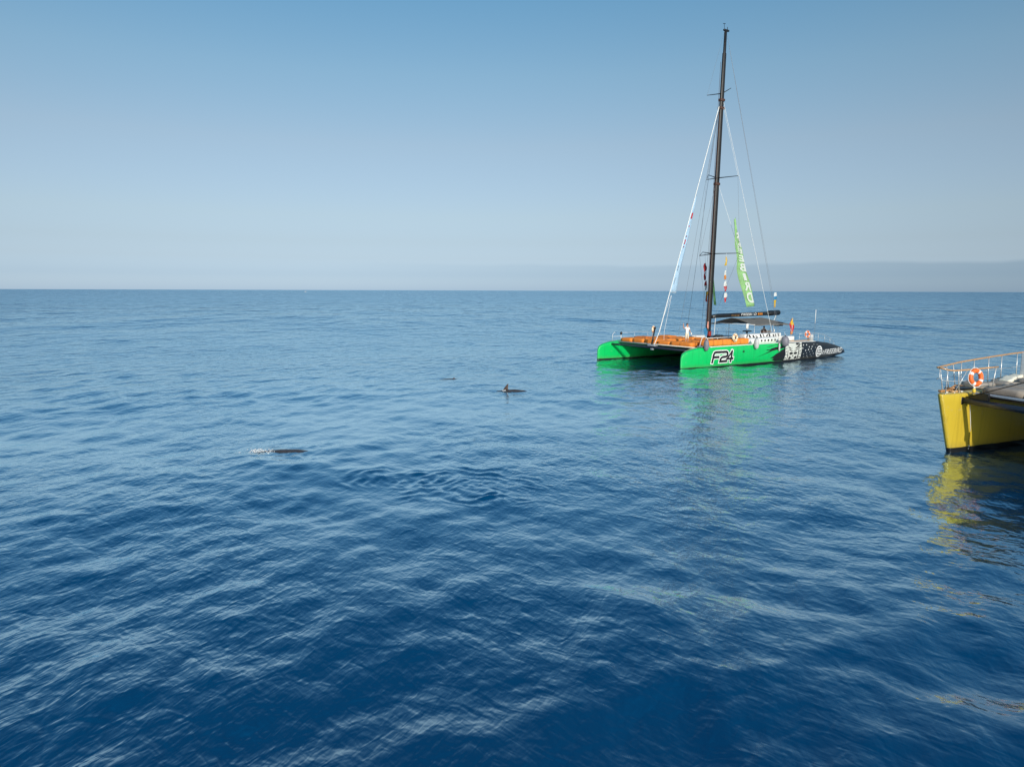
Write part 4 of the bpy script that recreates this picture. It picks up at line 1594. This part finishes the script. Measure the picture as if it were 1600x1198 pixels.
SK, TOP, LOW, SHOE = 0, 1, 2, 3
J = {'pelvis': ((0, 0, .96), (.155, .115)), 'waist': ((0, 0, 1.12), (.140, .100)), 'chest': ((0, 0, 1.36), (.165, .115))}
E_ = [('pelvis', 'waist', TOP), ('waist', 'chest', TOP)]
head_joints(J, E_, (0, 0, 1.46))
for sx, pre in ((-1, 'r'), (1, 'l')):
    J[pre + 'sh'] = ((.185 * sx, 0, 1.43), .070)
    E_.append(('chest', pre + 'sh', TOP))
    J[pre + 'hip'] = ((.095 * sx, 0, .90), .105)
    J[pre + 'thigh'] = ((.108 * sx, -.01, .66), .090)
    J[pre + 'knee'] = ((.115 * sx, -.02, .50), .062)
    J[pre + 'calf'] = ((.118 * sx, .012, .34), .058)
    J[pre + 'ank'] = ((.120 * sx, .02, .09), .040)
    J[pre + 'toe'] = ((.135 * sx, -.15, .035), .036)
    E_ += [('pelvis', pre + 'hip', LOW), (pre + 'hip', pre + 'thigh', LOW), (pre + 'thigh', pre + 'knee', LOW), (pre + 'knee', pre + 'calf', SK), (pre + 'calf', pre + 'ank', SK), (pre + 'ank', pre + 'toe', SHOE)]
J['rup'] = ((-.31, -.02, 1.40), .058)
J['relb'] = ((-.43, -.06, 1.42), .044)
J['rwr'] = ((-.49, -.10, 1.66), .031)
J['lup'] = ((.265, .02, 1.28), .056)
J['lelb'] = ((.31, .05, 1.15), .044)
J['lwr'] = ((.30, -.13, 1.00), .030)
E_ += [('rsh', 'rup', TOP), ('rup', 'relb', SK), ('relb', 'rwr', SK), ('rwr', 'rpalm', SK), ('lsh', 'lup', TOP), ('lup', 'lelb', SK), ('lelb', 'lwr', SK), ('lwr', 'lpalm', SK)]
hand(J, E_, 'r', (-.49, -.10, 1.66), (-.505, -.115, 1.735), (1, .2, .1), SK)
hand(J, E_, 'l', (.30, -.13, 1.00), (.295, -.19, .955), (-.3, .2, 1), SK)
pm = G.at(4.62, 2.0, 1.92)
pw = person('person', Matrix.Translation(pm.to_translation()) @ Matrix.Rotation(R(24), 4, 'Z') @ Matrix.Scale(1.12, 4), J, E_,
            'person in white shirt and shorts standing among the cushions, one arm raised', M_['hair'],
            [M_['skin'], M_['shirt_white'], M_['shorts_cream'], M_['dark_cloth']], (0, -.01, 1.70), 0)
b = MB()
b.box((0, 0, 0), (0.10, 0.05, 0.20), bev=0.02)
o = b.build('white_bottle', [M_['white']])
o.matrix_world = pw.matrix_world @ Matrix.Translation((.29, -.225, .92))
tag(o, 'white bottle held low in the left hand of the standing person', 'bottle')

J = {'pelvis': ((0, 0, .12), (.165, .125)), 'waist': ((0, .02, .30), (.150, .110)), 'chest': ((0, .01, .54), (.175, .120))}
E_ = [('pelvis', 'waist', TOP), ('waist', 'chest', TOP)]
head_joints(J, E_, (0, -.01, .63))
for sx, pre in ((-1, 'r'), (1, 'l')):
    J[pre + 'sh'] = ((.20 * sx, 0, .60), .075)
    J[pre + 'elb'] = ((.31 * sx, -.06, .36), .050)
    J[pre + 'wr'] = ((-.02 * sx + .09 * sx, -.235, .33 + .03 * sx), .034)
    J[pre + 'hip'] = ((.10 * sx, -.06, .10), .105)
    J[pre + 'knee'] = ((.17 * sx, -.50, .14), .066)
    J[pre + 'calf'] = ((.17 * sx, -.48, -.06), .058)
    J[pre + 'ank'] = ((.16 * sx, -.50, -.35), .042)
    J[pre + 'toe'] = ((.17 * sx, -.66, -.40), .036)
    E_ += [('chest', pre + 'sh', TOP), (pre + 'sh', pre + 'elb', TOP), (pre + 'elb', pre + 'wr', SK), (pre + 'wr', pre + 'palm', SK), ('pelvis', pre + 'hip', LOW), (pre + 'hip', pre + 'knee', LOW),
           (pre + 'knee', pre + 'calf', LOW), (pre + 'calf', pre + 'ank', SK), (pre + 'ank', pre + 'toe', SHOE)]
    w = J[pre + 'wr'][0]
    hand(J, E_, pre, w, (w[0] - .07 * sx, w[1] - .005, w[2] + .01), (0, .2, 1), SK)
pm = G.at(18.0, 1.2, 2.30)
person('person', Matrix.Translation(pm.to_translation()) @ Matrix.Rotation(R(8), 4, 'Z'), J, E_,
       'person in dark clothes sitting with folded arms under the canopy', M_['hair'],
       [M_['skin_dark'], M_['dark_cloth'], M_['grey_cloth'], M_['dull_black']], (0, -.02, .87), 0)

# ------------------------------------------------------------------ yellow catamaran, bow of its far hull in view
Y = Frame(19.50, 31.12, 26.0)
YS = [0, .03, .10, .22, .45, 1.0, 2.0, 3.2, 5, 7, 9, 12, 16, 20]
YI = [.00, .07, .115, .15, .18, .22, .285, .345, .43, .55, .65, .72, .72, .60]       # inner side
YO = [-.01, -.09, -.16, -.24, -.36, -.58, -.92, -1.25, -1.58, -1.75, -1.8, -1.8, -1.7, -1.4]
ZF = [(-.7, .55), (-.35, .80), (0.0, .94), (.30, .97), (.9, .99), (1.6, 1.0), (2.3, 1.01), (2.60, 1.0), (2.65, .93)]


def yhull(t0, mirror, name, parent):
    rings = []
    for s, ti, to in zip(YS, YI, YO):
        ring = []
        mid = (ti + to) / 2
        for z, w in ZF:
            rake = -0.92 * (z / 2.63) * max(0, 1 - s / 9)
            ring.append((s + rake, mid + (ti - mid) * w, z))
        rk = -0.92 * max(0, 1 - s / 9)
        ring.append((s + rk, mid, 2.67))
        for z, w in reversed(ZF):
            rake = -0.92 * (z / 2.63) * max(0, 1 - s / 9)
            ring.append((s + rake, mid + (to - mid) * w, z))
        ring = [L(a, t0 + (-b_ if mirror else b_), c) for a, b_, c in ring]
        rings.append(ring)
    b = MB()
    b.loft(rings, 0, True, True)
    return b.build(name, [M_['yellow_hull']], parent)


yc = empty('sailing_catamaran', Y.at(0, 0, 0))
tag(yc, 'yellow catamaran bow with wooden handrails cut by the right edge', 'catamaran')
yh = yhull(0, False, 'hull', yc)
yhull(9.4, True, 'hull', yc)
# pale foredeck sheet just proud of the hull top
b = MB()
vs, fs = [], []
for s, ti, to in zip(YS[2:], YI[2:], YO[2:]):
    rk = -0.92 * max(0, 1 - s / 9)
    mid = (ti + to) / 2
    vs += [L(s + rk, mid + (ti - mid) * .90, 2.672), L(s + rk, mid, 2.70), L(s + rk, mid + (to - mid) * .90, 2.672)]
n_ = len(vs) // 3
for i in range(n_ - 1):
    for j in range(2):
        fs.append((3 * i + j, 3 * i + j + 1, 3 * i + j + 4, 3 * i + j + 3))
b.add(vs, fs, 0, True)
b.build('foredeck', [M_['deck_yellow']], yh)


def yin(s, z):
    return float(np.interp(s + 0.92 * (z / 2.63) * max(0, 1 - s / 9), YS, YI))


for z in (0.07, 0.19):
    v, f = text_mesh('M' if z > .1 else 'II', 1.0, 0.02)
    b = MB()
    b.add([L(1.06 + q[0] * 0.14, yin(1.1, z) + 0.012, z + q[1] * 0.10) for q in v], f)
    b.build('draught_mark', [M_['print_white']], yh)
for k in range(5):
    b = MB()
    z = 0.36 + 0.11 * k
    b.sphere(L(1.06, yin(1.06, z) + 0.004, z), (0.030, 0.012, 0.022), n=8, m=5)
    b.build('drain_hole', [M_['print_black']], yh)
b = MB()
b.tube([L(0.85, yin(.8, 2.2) + .02, 2.2), L(1.02, yin(.9, 1.2) + .03, 1.35), L(1.10, yin(1.1, .4) + .02, 0.9)], 0.014, 6)
b.build('bobstay_rope', [M_['rope_white']], yh)


def on_beam(t, ds=0.0, z=2.33):
    return L(0.48 - 0.137 * t + ds, t, z)


b = MB()
b.tube([on_beam(0.0), on_beam(3), on_beam(6.2), on_beam(9.4)], 0.135, 14)
b.build('front_crossbeam', [M_['dark_metal']], yc)
b = MB()
for a in (0.12, 4.7, 9.3):
    b.box(on_beam(a, 0.0, 2.33), (0.36, 0.24, 0.36), bev=0.05)
b.build('beam_clamp', [M_['black']], yc)
b = MB()
a0, a1 = on_beam(.35, .30), on_beam(9.2, .30)
for (dz, w) in ((2.70, .30),):
    sd = L(.17, 0, 0)
    vs = []
    for p in (on_beam(.45, .40, dz), on_beam(9.2, .40, dz)):
        vs += [p - sd, p + sd, p + sd + Vector((0, 0, -.05)), p - sd + Vector((0, 0, -.05))]
    b.add(vs, [(0, 1, 5, 4), (1, 2, 6, 5), (2, 3, 7, 6), (3, 0, 4, 7), (0, 3, 2, 1), (4, 5, 6, 7)])
b.build('beam_walkway', [M_['grey_metal']], yc)
b = MB()
b.tube([on_beam(.5, .34, 2.56), on_beam(9.2, .34, 2.56)], 0.06, 8)
b.build('net_spar', [M_['black']], yc)
b = MB()
p0 = [on_beam(.35, .05, 2.46), on_beam(1.35, .05, 2.46), on_beam(1.30, .05, 2.76), on_beam(.95, .05, 2.78)]
p1 = [p + L(.12, 0, 0) for p in p0]
b.add(p0 + p1, [(0, 1, 2, 3), (7, 6, 5, 4), (0, 4, 5, 1), (1, 5, 6, 2), (2, 6, 7, 3), (3, 7, 4, 0)])
b.build('beam_bracket', [M_['black']], yc)
b = MB()
b.tube([on_beam(.3, .05, 2.48), on_beam(5.0, .05, 4.30), on_beam(9.2, .05, 2.48)], 0.022, 6)
b.build('bridle', [M_['black']], yc)
b = MB()
tn = [on_beam(.3, .40, 2.55), on_beam(9.2, .40, 2.55), L(10, 9.2, 2.56), L(10, .3, 2.56)]
b.add(tn + [p - Vector((0, 0, .03)) for p in tn], [(0, 1, 2, 3), (7, 6, 5, 4), (0, 4, 5, 1), (1, 5, 6, 2), (2, 6, 7, 3), (3, 7, 4, 0)])
b.build('trampoline', [M_['net']], yc)
MB().box(L(14.5, 4.7, 2.55), (9.0, 8.4, 0.3), bev=0.08).build('bridge_deck', [M_['deck_grey']], yc)

# handrails: varnished wood on steel stanchions
IN = [L(-1.02, -.02, 3.83), L(-.98, .12, 3.80), L(-.75, .25, 3.74), L(-.45, .30, 3.71), L(.3, .31, 3.71), L(1.2, .31, 3.72), L(2.0, .31, 3.73), L(2.62, .31, 3.74)]
OUT = [L(-1.02, -.02, 3.83), L(-.98, -.14, 3.83), L(-.6, -.28, 3.83), L(.53, -.52, 3.87), L(1.6, -.78, 3.90), L(3.2, -1.05, 3.94), L(5.0, -1.25, 4.00), L(7.0, -1.40, 4.07), L(9.5, -1.50, 4.12)]


def flatbar(b, pts, w, h):
    rings = []
    for i, p in enumerate(pts):
        a, c = pts[max(0, i - 1)], pts[min(len(pts) - 1, i + 1)]
        d = (c - a)
        d.z = 0
        d.normalize()
        s = Vector((-d.y, d.x, 0))
        rings.append([p + s * w / 2 * math.cos(t) + Vector((0, 0, h / 2 * math.sin(t))) for t in [2 * math.pi * k / 10 for k in range(10)]])
    b.loft(rings, 0, True, True)


b = MB()
flatbar(b, IN, .11, .075)
b.build('wooden_handrail', [M_['wood_rail']], yc)
b = MB()
flatbar(b, OUT, .11, .075)
b.build('wooden_handrail', [M_['wood_rail']], yc)


def post(p, q, r=0.023):
    b = MB()
    b.tube([p, q], r, 8)
    b.lathe([(0.035, 0), (0.035, 0.012), (0.02, 0.03)], q, 10)
    b.build('stanchion', [M_['steel']], yc)


post(L(-.78, .20, 3.74), L(-.70, .12, 2.68))
post(L(-.20, .30, 3.70), L(.28, .10, 2.68))
post(L(.42, .31, 3.70), L(-.02, .08, 2.68), 0.014)
post(L(2.50, .31, 3.71), L(2.50, .20, 2.66))
for s, t, z in ((-.55, -.30, 3.81), (.10, -.44, 3.84), (.85, -.62, 3.87), (1.75, -.80, 3.89), (3.1, -1.04, 3.92), (4.5, -1.2, 3.96), (5.75, -1.32, 4.01), (7.2, -1.41, 4.06), (9.0, -1.48, 4.1)):
    post(L(s, t, z), L(s + (.25 if s < 1 else 0), t + .04, 2.68))
b = MB()
b.tube([L(-1.02, -.02, 3.80), L(-1.03, .02, 3.42), L(-.98, .10, 3.30), L(-.80, .2, 3.26), L(-.1, .27, 3.22), L(.6, .29, 3.24), L(2.5, .30, 3.22)], 0.014, 6)
b.tube([L(-1.03, -.02, 3.42), L(-.9, -.2, 3.30), L(.2, -.47, 3.30), L(1.75, -.82, 3.30), L(4.5, -1.22, 3.34), L(9, -1.5, 3.4)], 0.012, 6)
b.tube([L(1.2, .30, 2.95), L(2.5, .29, 2.95)], 0.012, 6)
b.build('steel_midrail', [M_['steel']], yc)
# deck fittings on the bow
b = MB()
b.box(L(-.15, -.22, 2.755), (.85, .16, .10), bev=.02)
b.build('wooden_chock', [M_['wood']], yc)
b = MB()
b.box(L(.15, .02, 2.74), (.55, .12, .07), bev=.02)
b.build('wooden_chock', [M_['wood_pale']], yc)
b = MB()
b.box(L(1.0, -.35, 2.76), (1.3, .55, .10), bev=.03)
b.build('deck_hatch', [M_['black']], yc)
b = MB()
b.tube([L(.10, -.20, 2.84), L(.55, -.25, 2.95), L(1.25, -.28, 2.88)], .035, 8)
b.tube([L(.10, -.42, 2.88), L(.02, -.20, 2.84), L(.10, .02, 2.88)], .03, 8)
b.build('anchor', [M_['wood']], yc)
for s, t in ((-.45, .02), (.45, .12), (.05, -.1)):
    b = MB()
    b.tube([L(s - .09, t, 2.74), L(s + .09, t, 2.74)], .018, 6)
    b.tube([L(s, t, 2.68), L(s, t, 2.74)], .022, 6)
    b.build('cleat', [M_['white']], yc)
MB().box(L(6.2, -.2, 3.45), (.35, .8, 1.5), bev=.05).build('cabin_front', [M_['white']], yc)

lifebuoy('lifebuoy', face(Y, .78, .47, 3.37, -9, -8) @ Matrix.Rotation(R(12), 4, 'Z'), 0.300, 0.100, M_['ring_orange'], M_['tape'],
         'orange lifebuoy with white bands on the yellow bow rail')
e = empty('buoy_light', Y.at(.68, .50, 2.70))
tag(e, 'yellow rescue light standing below the orange lifebuoy on the yellow bow', 'light')
b = MB()
b.lathe([(.05, 0), (.065, .03), (.07, .14), (.05, .18)], n=12)
b.build('body', [M_['buoy_yellow']], e)
b = MB()
b.lathe([(.045, .18), (.05, .24), (.03, .29), (0, .30)], n=12)
b.build('lens', [M_['pillow']], e)

pads = [cushion_mesh(1.0, 1.75, 0.26, 40 + k) for k in range(3)]
for me in pads:
    me.materials.append(M_['taupe'])
tp0 = None
ord_ = ['closest to the crossbeam', 'one row behind the crossbeam row', 'two rows behind the crossbeam row', 'three rows behind the crossbeam row', 'four rows behind the crossbeam row']
for k in range(5):
    for j in range(3):
        s, t = 1.95 + 1.10 * k - .06 * j, 1.25 + 1.86 * j
        me = pads[(k + 2 * j) % 3]
        if tp0 is None:
            tp0 = o = bpy.data.objects.new('lounge_cushion', me)
        else:
            o = tp0.copy()
            o.data = me
        COL.objects.link(o)
        o.matrix_world = Y.at(s, t, 2.595, random.uniform(-5, 5)) @ Matrix.Diagonal((1, 1, random.uniform(.95, 1.35), 1))
        tag(o, 'taupe lounge cushion ' + ord_[k] + ', ' + ['by the yellow hull', 'next one inboard', 'innermost of the row'][j], 'cushion', 'taupe cushions on the yellow boat')
bags = [cushion_mesh(1.05, 0.95, 0.27, 60 + k) for k in range(2)]
for me in bags:
    me.materials.append(M_['taupe'])
pil = cushion_mesh(.34, .56, .13, 70)
pil.materials.append(M_['pillow'])
for k, (s, t, lab) in enumerate(((5.75, -.72, 'by the outer rail, nearest the cabin'), (4.75, -.45, 'by the outer rail, second from the cabin'), (3.70, .0, 'behind the inner handrail end'), (4.75, .75, 'behind the front taupe pads'), (2.55, -.45, 'closest to the orange lifebuoy'))):
    o = bpy.data.objects.new('bean_bag', bags[k % 2])
    COL.objects.link(o)
    o.matrix_world = Y.at(s, t, 2.69 if t < .2 else 2.84, random.uniform(-8, 8))
    tag(o, 'taupe bean bag ' + lab, 'bean bag', 'taupe bean bags on the yellow boat')
    if k == 4:
        continue
    o = bpy.data.objects.new('pillow', pil)
    COL.objects.link(o)
    zb = 2.69 if t < .2 else 2.84
    o.matrix_world = Y.at(s + .20, t, zb + .27, random.uniform(-10, 10)) @ Matrix.Rotation(R(-16), 4, 'Y')
    tag(o, 'cream pillow lying on the taupe bean bag ' + lab, 'pillow', 'cream pillows on the bean bags')


# ------------------------------------------------------------------ animals at the surface
def whale(name, x, y, z, yaw, label, fin_h, length=4.2, pitch=2.5, fin_lean=0.35):
    """Pilot-whale body rolling at the surface, most of it under water; hooked dorsal fin; heading local -X."""
    mw = Matrix.Translation((x, y, z + sea_z(x - .6, y, 1.0))) @ Matrix.Rotation(R(yaw), 4, 'Z') @ Matrix.Rotation(R(pitch), 4, 'Y')
    b = MB()
    xs = [-.50, -.485, -.45, -.38, -.27, -.12, .05, .20, .33, .43, .485, .50]
    rw = [.01, .10, .17, .215, .24, .25, .24, .20, .13, .075, .05, .02]
    rh = [.01, .12, .20, .235, .25, .26, .25, .205, .15, .10, .07, .02]
    arch = [-.10, -.08, -.05, -.02, .01, .03, .03, 0, -.06, -.13, -.18, -.20]
    sc = length / 2.6
    rings = []
    for a, w, h, c in zip(xs, rw, rh, arch):
        rings.append([Vector((a * length, w * sc * math.cos(2 * math.pi * k / 18), c * sc + h * sc * math.sin(2 * math.pi * k / 18))) for k in range(18)])
    b.loft(rings, 0, True, True)
    # tail flukes and flippers below the surface
    for sx in (-1, 1):
        b.loft([[Vector((length * .48 + dx, sx * .02, -.2 * sc + dz)) for dx, dz in ((-.12, 0), (0, .03), (.12, 0), (0, -.03))],
                [Vector((length * .55 + dx, sx * .30 * sc, -.2 * sc + dz)) for dx, dz in ((-.08, 0), (0, .02), (.10, 0), (0, -.02))],
                [Vector((length * .60 + dx, sx * .52 * sc, -.2 * sc + dz)) for dx, dz in ((-.02, 0), (0, .01), (.02, 0), (0, -.01))]], 0, True, True)
        b.loft([[Vector((-length * .26 + dx, sx * .18 * sc, -.14 * sc + dz)) for dx, dz in ((-.12, 0), (0, .04), (.12, 0), (0, -.04))],
                [Vector((-length * .16 + dx, sx * .42 * sc, -.30 * sc + dz)) for dx, dz in ((-.08, 0), (0, .03), (.08, 0), (0, -.03))],
                [Vector((-length * .06 + dx, sx * .55 * sc, -.40 * sc + dz)) for dx, dz in ((-.02, 0), (0, .01), (.02, 0), (0, -.01))]], 0, True, True)
    o = b.build(name, [M_['whale']])
    o.matrix_world = mw
    tag(o, label, 'whale')
    if fin_h > 0:
        fb = MB()
        top = (.03 + .26) * sc
        rings = []
        for f in np.linspace(0, 1, 8):
            ch = .62 * fin_h * 1.3 * (1 - f) ** 0.8 + .04
            lean = fin_lean * fin_h * f ** 1.6
            th = .07 * fin_h * (1 - f * .8)
            cx = -.10 * length + lean + .15 * fin_h * f
            rings.append([Vector((cx + ch * .5 * math.cos(t), th * math.sin(t), top - .05 + f * fin_h)) for t in [2 * math.pi * k / 12 for k in range(12)]])
        fb.loft(rings, 0, True, True)
        fb.build('dorsal_fin', [M_['whale_fin']], o)
    return o


whale('whale', -9.50, 30.25, -.385, 2, 'dark whale back behind white spray, nearest of the whales', 0.0, 4.4, -1.0)
whale('whale', 0.02, 50.0, -.33, -12, 'brown whale with upright dorsal fin ahead of the green catamaran', 0.46, 4.4, -6.0)
whale('whale', -4.35, 57.0, -.42, 4, 'small dark whale back farthest out, left of the finned one', 0.14, 4.0)
b = MB()
rg = random.Random(9)
for k in range(150):
    r = abs(rg.gauss(0, .24))
    a = rg.uniform(0, 6.28)
    px_, py_ = r * 1.5 * math.cos(a), r * .8 * math.sin(a)
    h = max(0, rg.gauss(.02, .05)) * max(0.2, 1 - r * 1.5)
    q = rg.uniform(.008, .028)
    b.sphere((px_, py_, h), (q * rg.uniform(.8, 2.2), q * rg.uniform(.8, 1.6), q * rg.uniform(.5, 1.0)), n=6, m=4)
o = b.build('splash', [M_['foam']])
o.location = (-10.95, 30.15, sea_z(-10.95, 30.15) + .03)
o['kind'] = 'stuff'
tag(o, 'white spray where the nearest whale breaks the surface', 'splash')
b = MB()
for k in range(10):
    b.sphere((rg.gauss(0, .10), rg.gauss(0, .06), rg.uniform(.0, .10)), (rg.uniform(.02, .05), .02, .02), n=6, m=4)
o = b.build('splash', [M_['foam']])
o.location = (-0.62, 49.75, sea_z(-0.62, 49.75) + .04)
o['kind'] = 'stuff'
tag(o, 'thin white splash at the front of the dorsal fin', 'splash')

# small boat on the horizon
e = empty('motorboat', Matrix.Translation((-722, 2500, 0)) @ Matrix.Rotation(R(10), 4, 'Z') @ Matrix.Scale(0.6, 4))
tag(e, 'tiny pale motorboat far off on the horizon at the left', 'boat')
b = MB()
rings = []
for s in np.linspace(0, 1, 9):
    w = 1.9 * math.sin(math.pi * min(1, .12 + s * .75)) ** .6 if s > 0 else .1
    z1 = 2.0 - .7 * s
    x = -6 + 12 * s
    rings.append([Vector((x, -w, z1)), Vector((x, -w * .8, .2)), Vector((x, 0, -.5)), Vector((x, w * .8, .2)), Vector((x, w, z1))])
b.loft(rings, 0, True, True)
b.build('hull', [M_['far_hull']], e)
MB().box((1.0, 0, 2.6), (4.5, 2.6, 2.2), bev=.3).build('cabin', [M_['far_hull']], e)
MB().box((1.0, 0, 4.0), (3.4, 2.8, .4), bev=.1).build('canopy', [M_['ring_orange']], e)
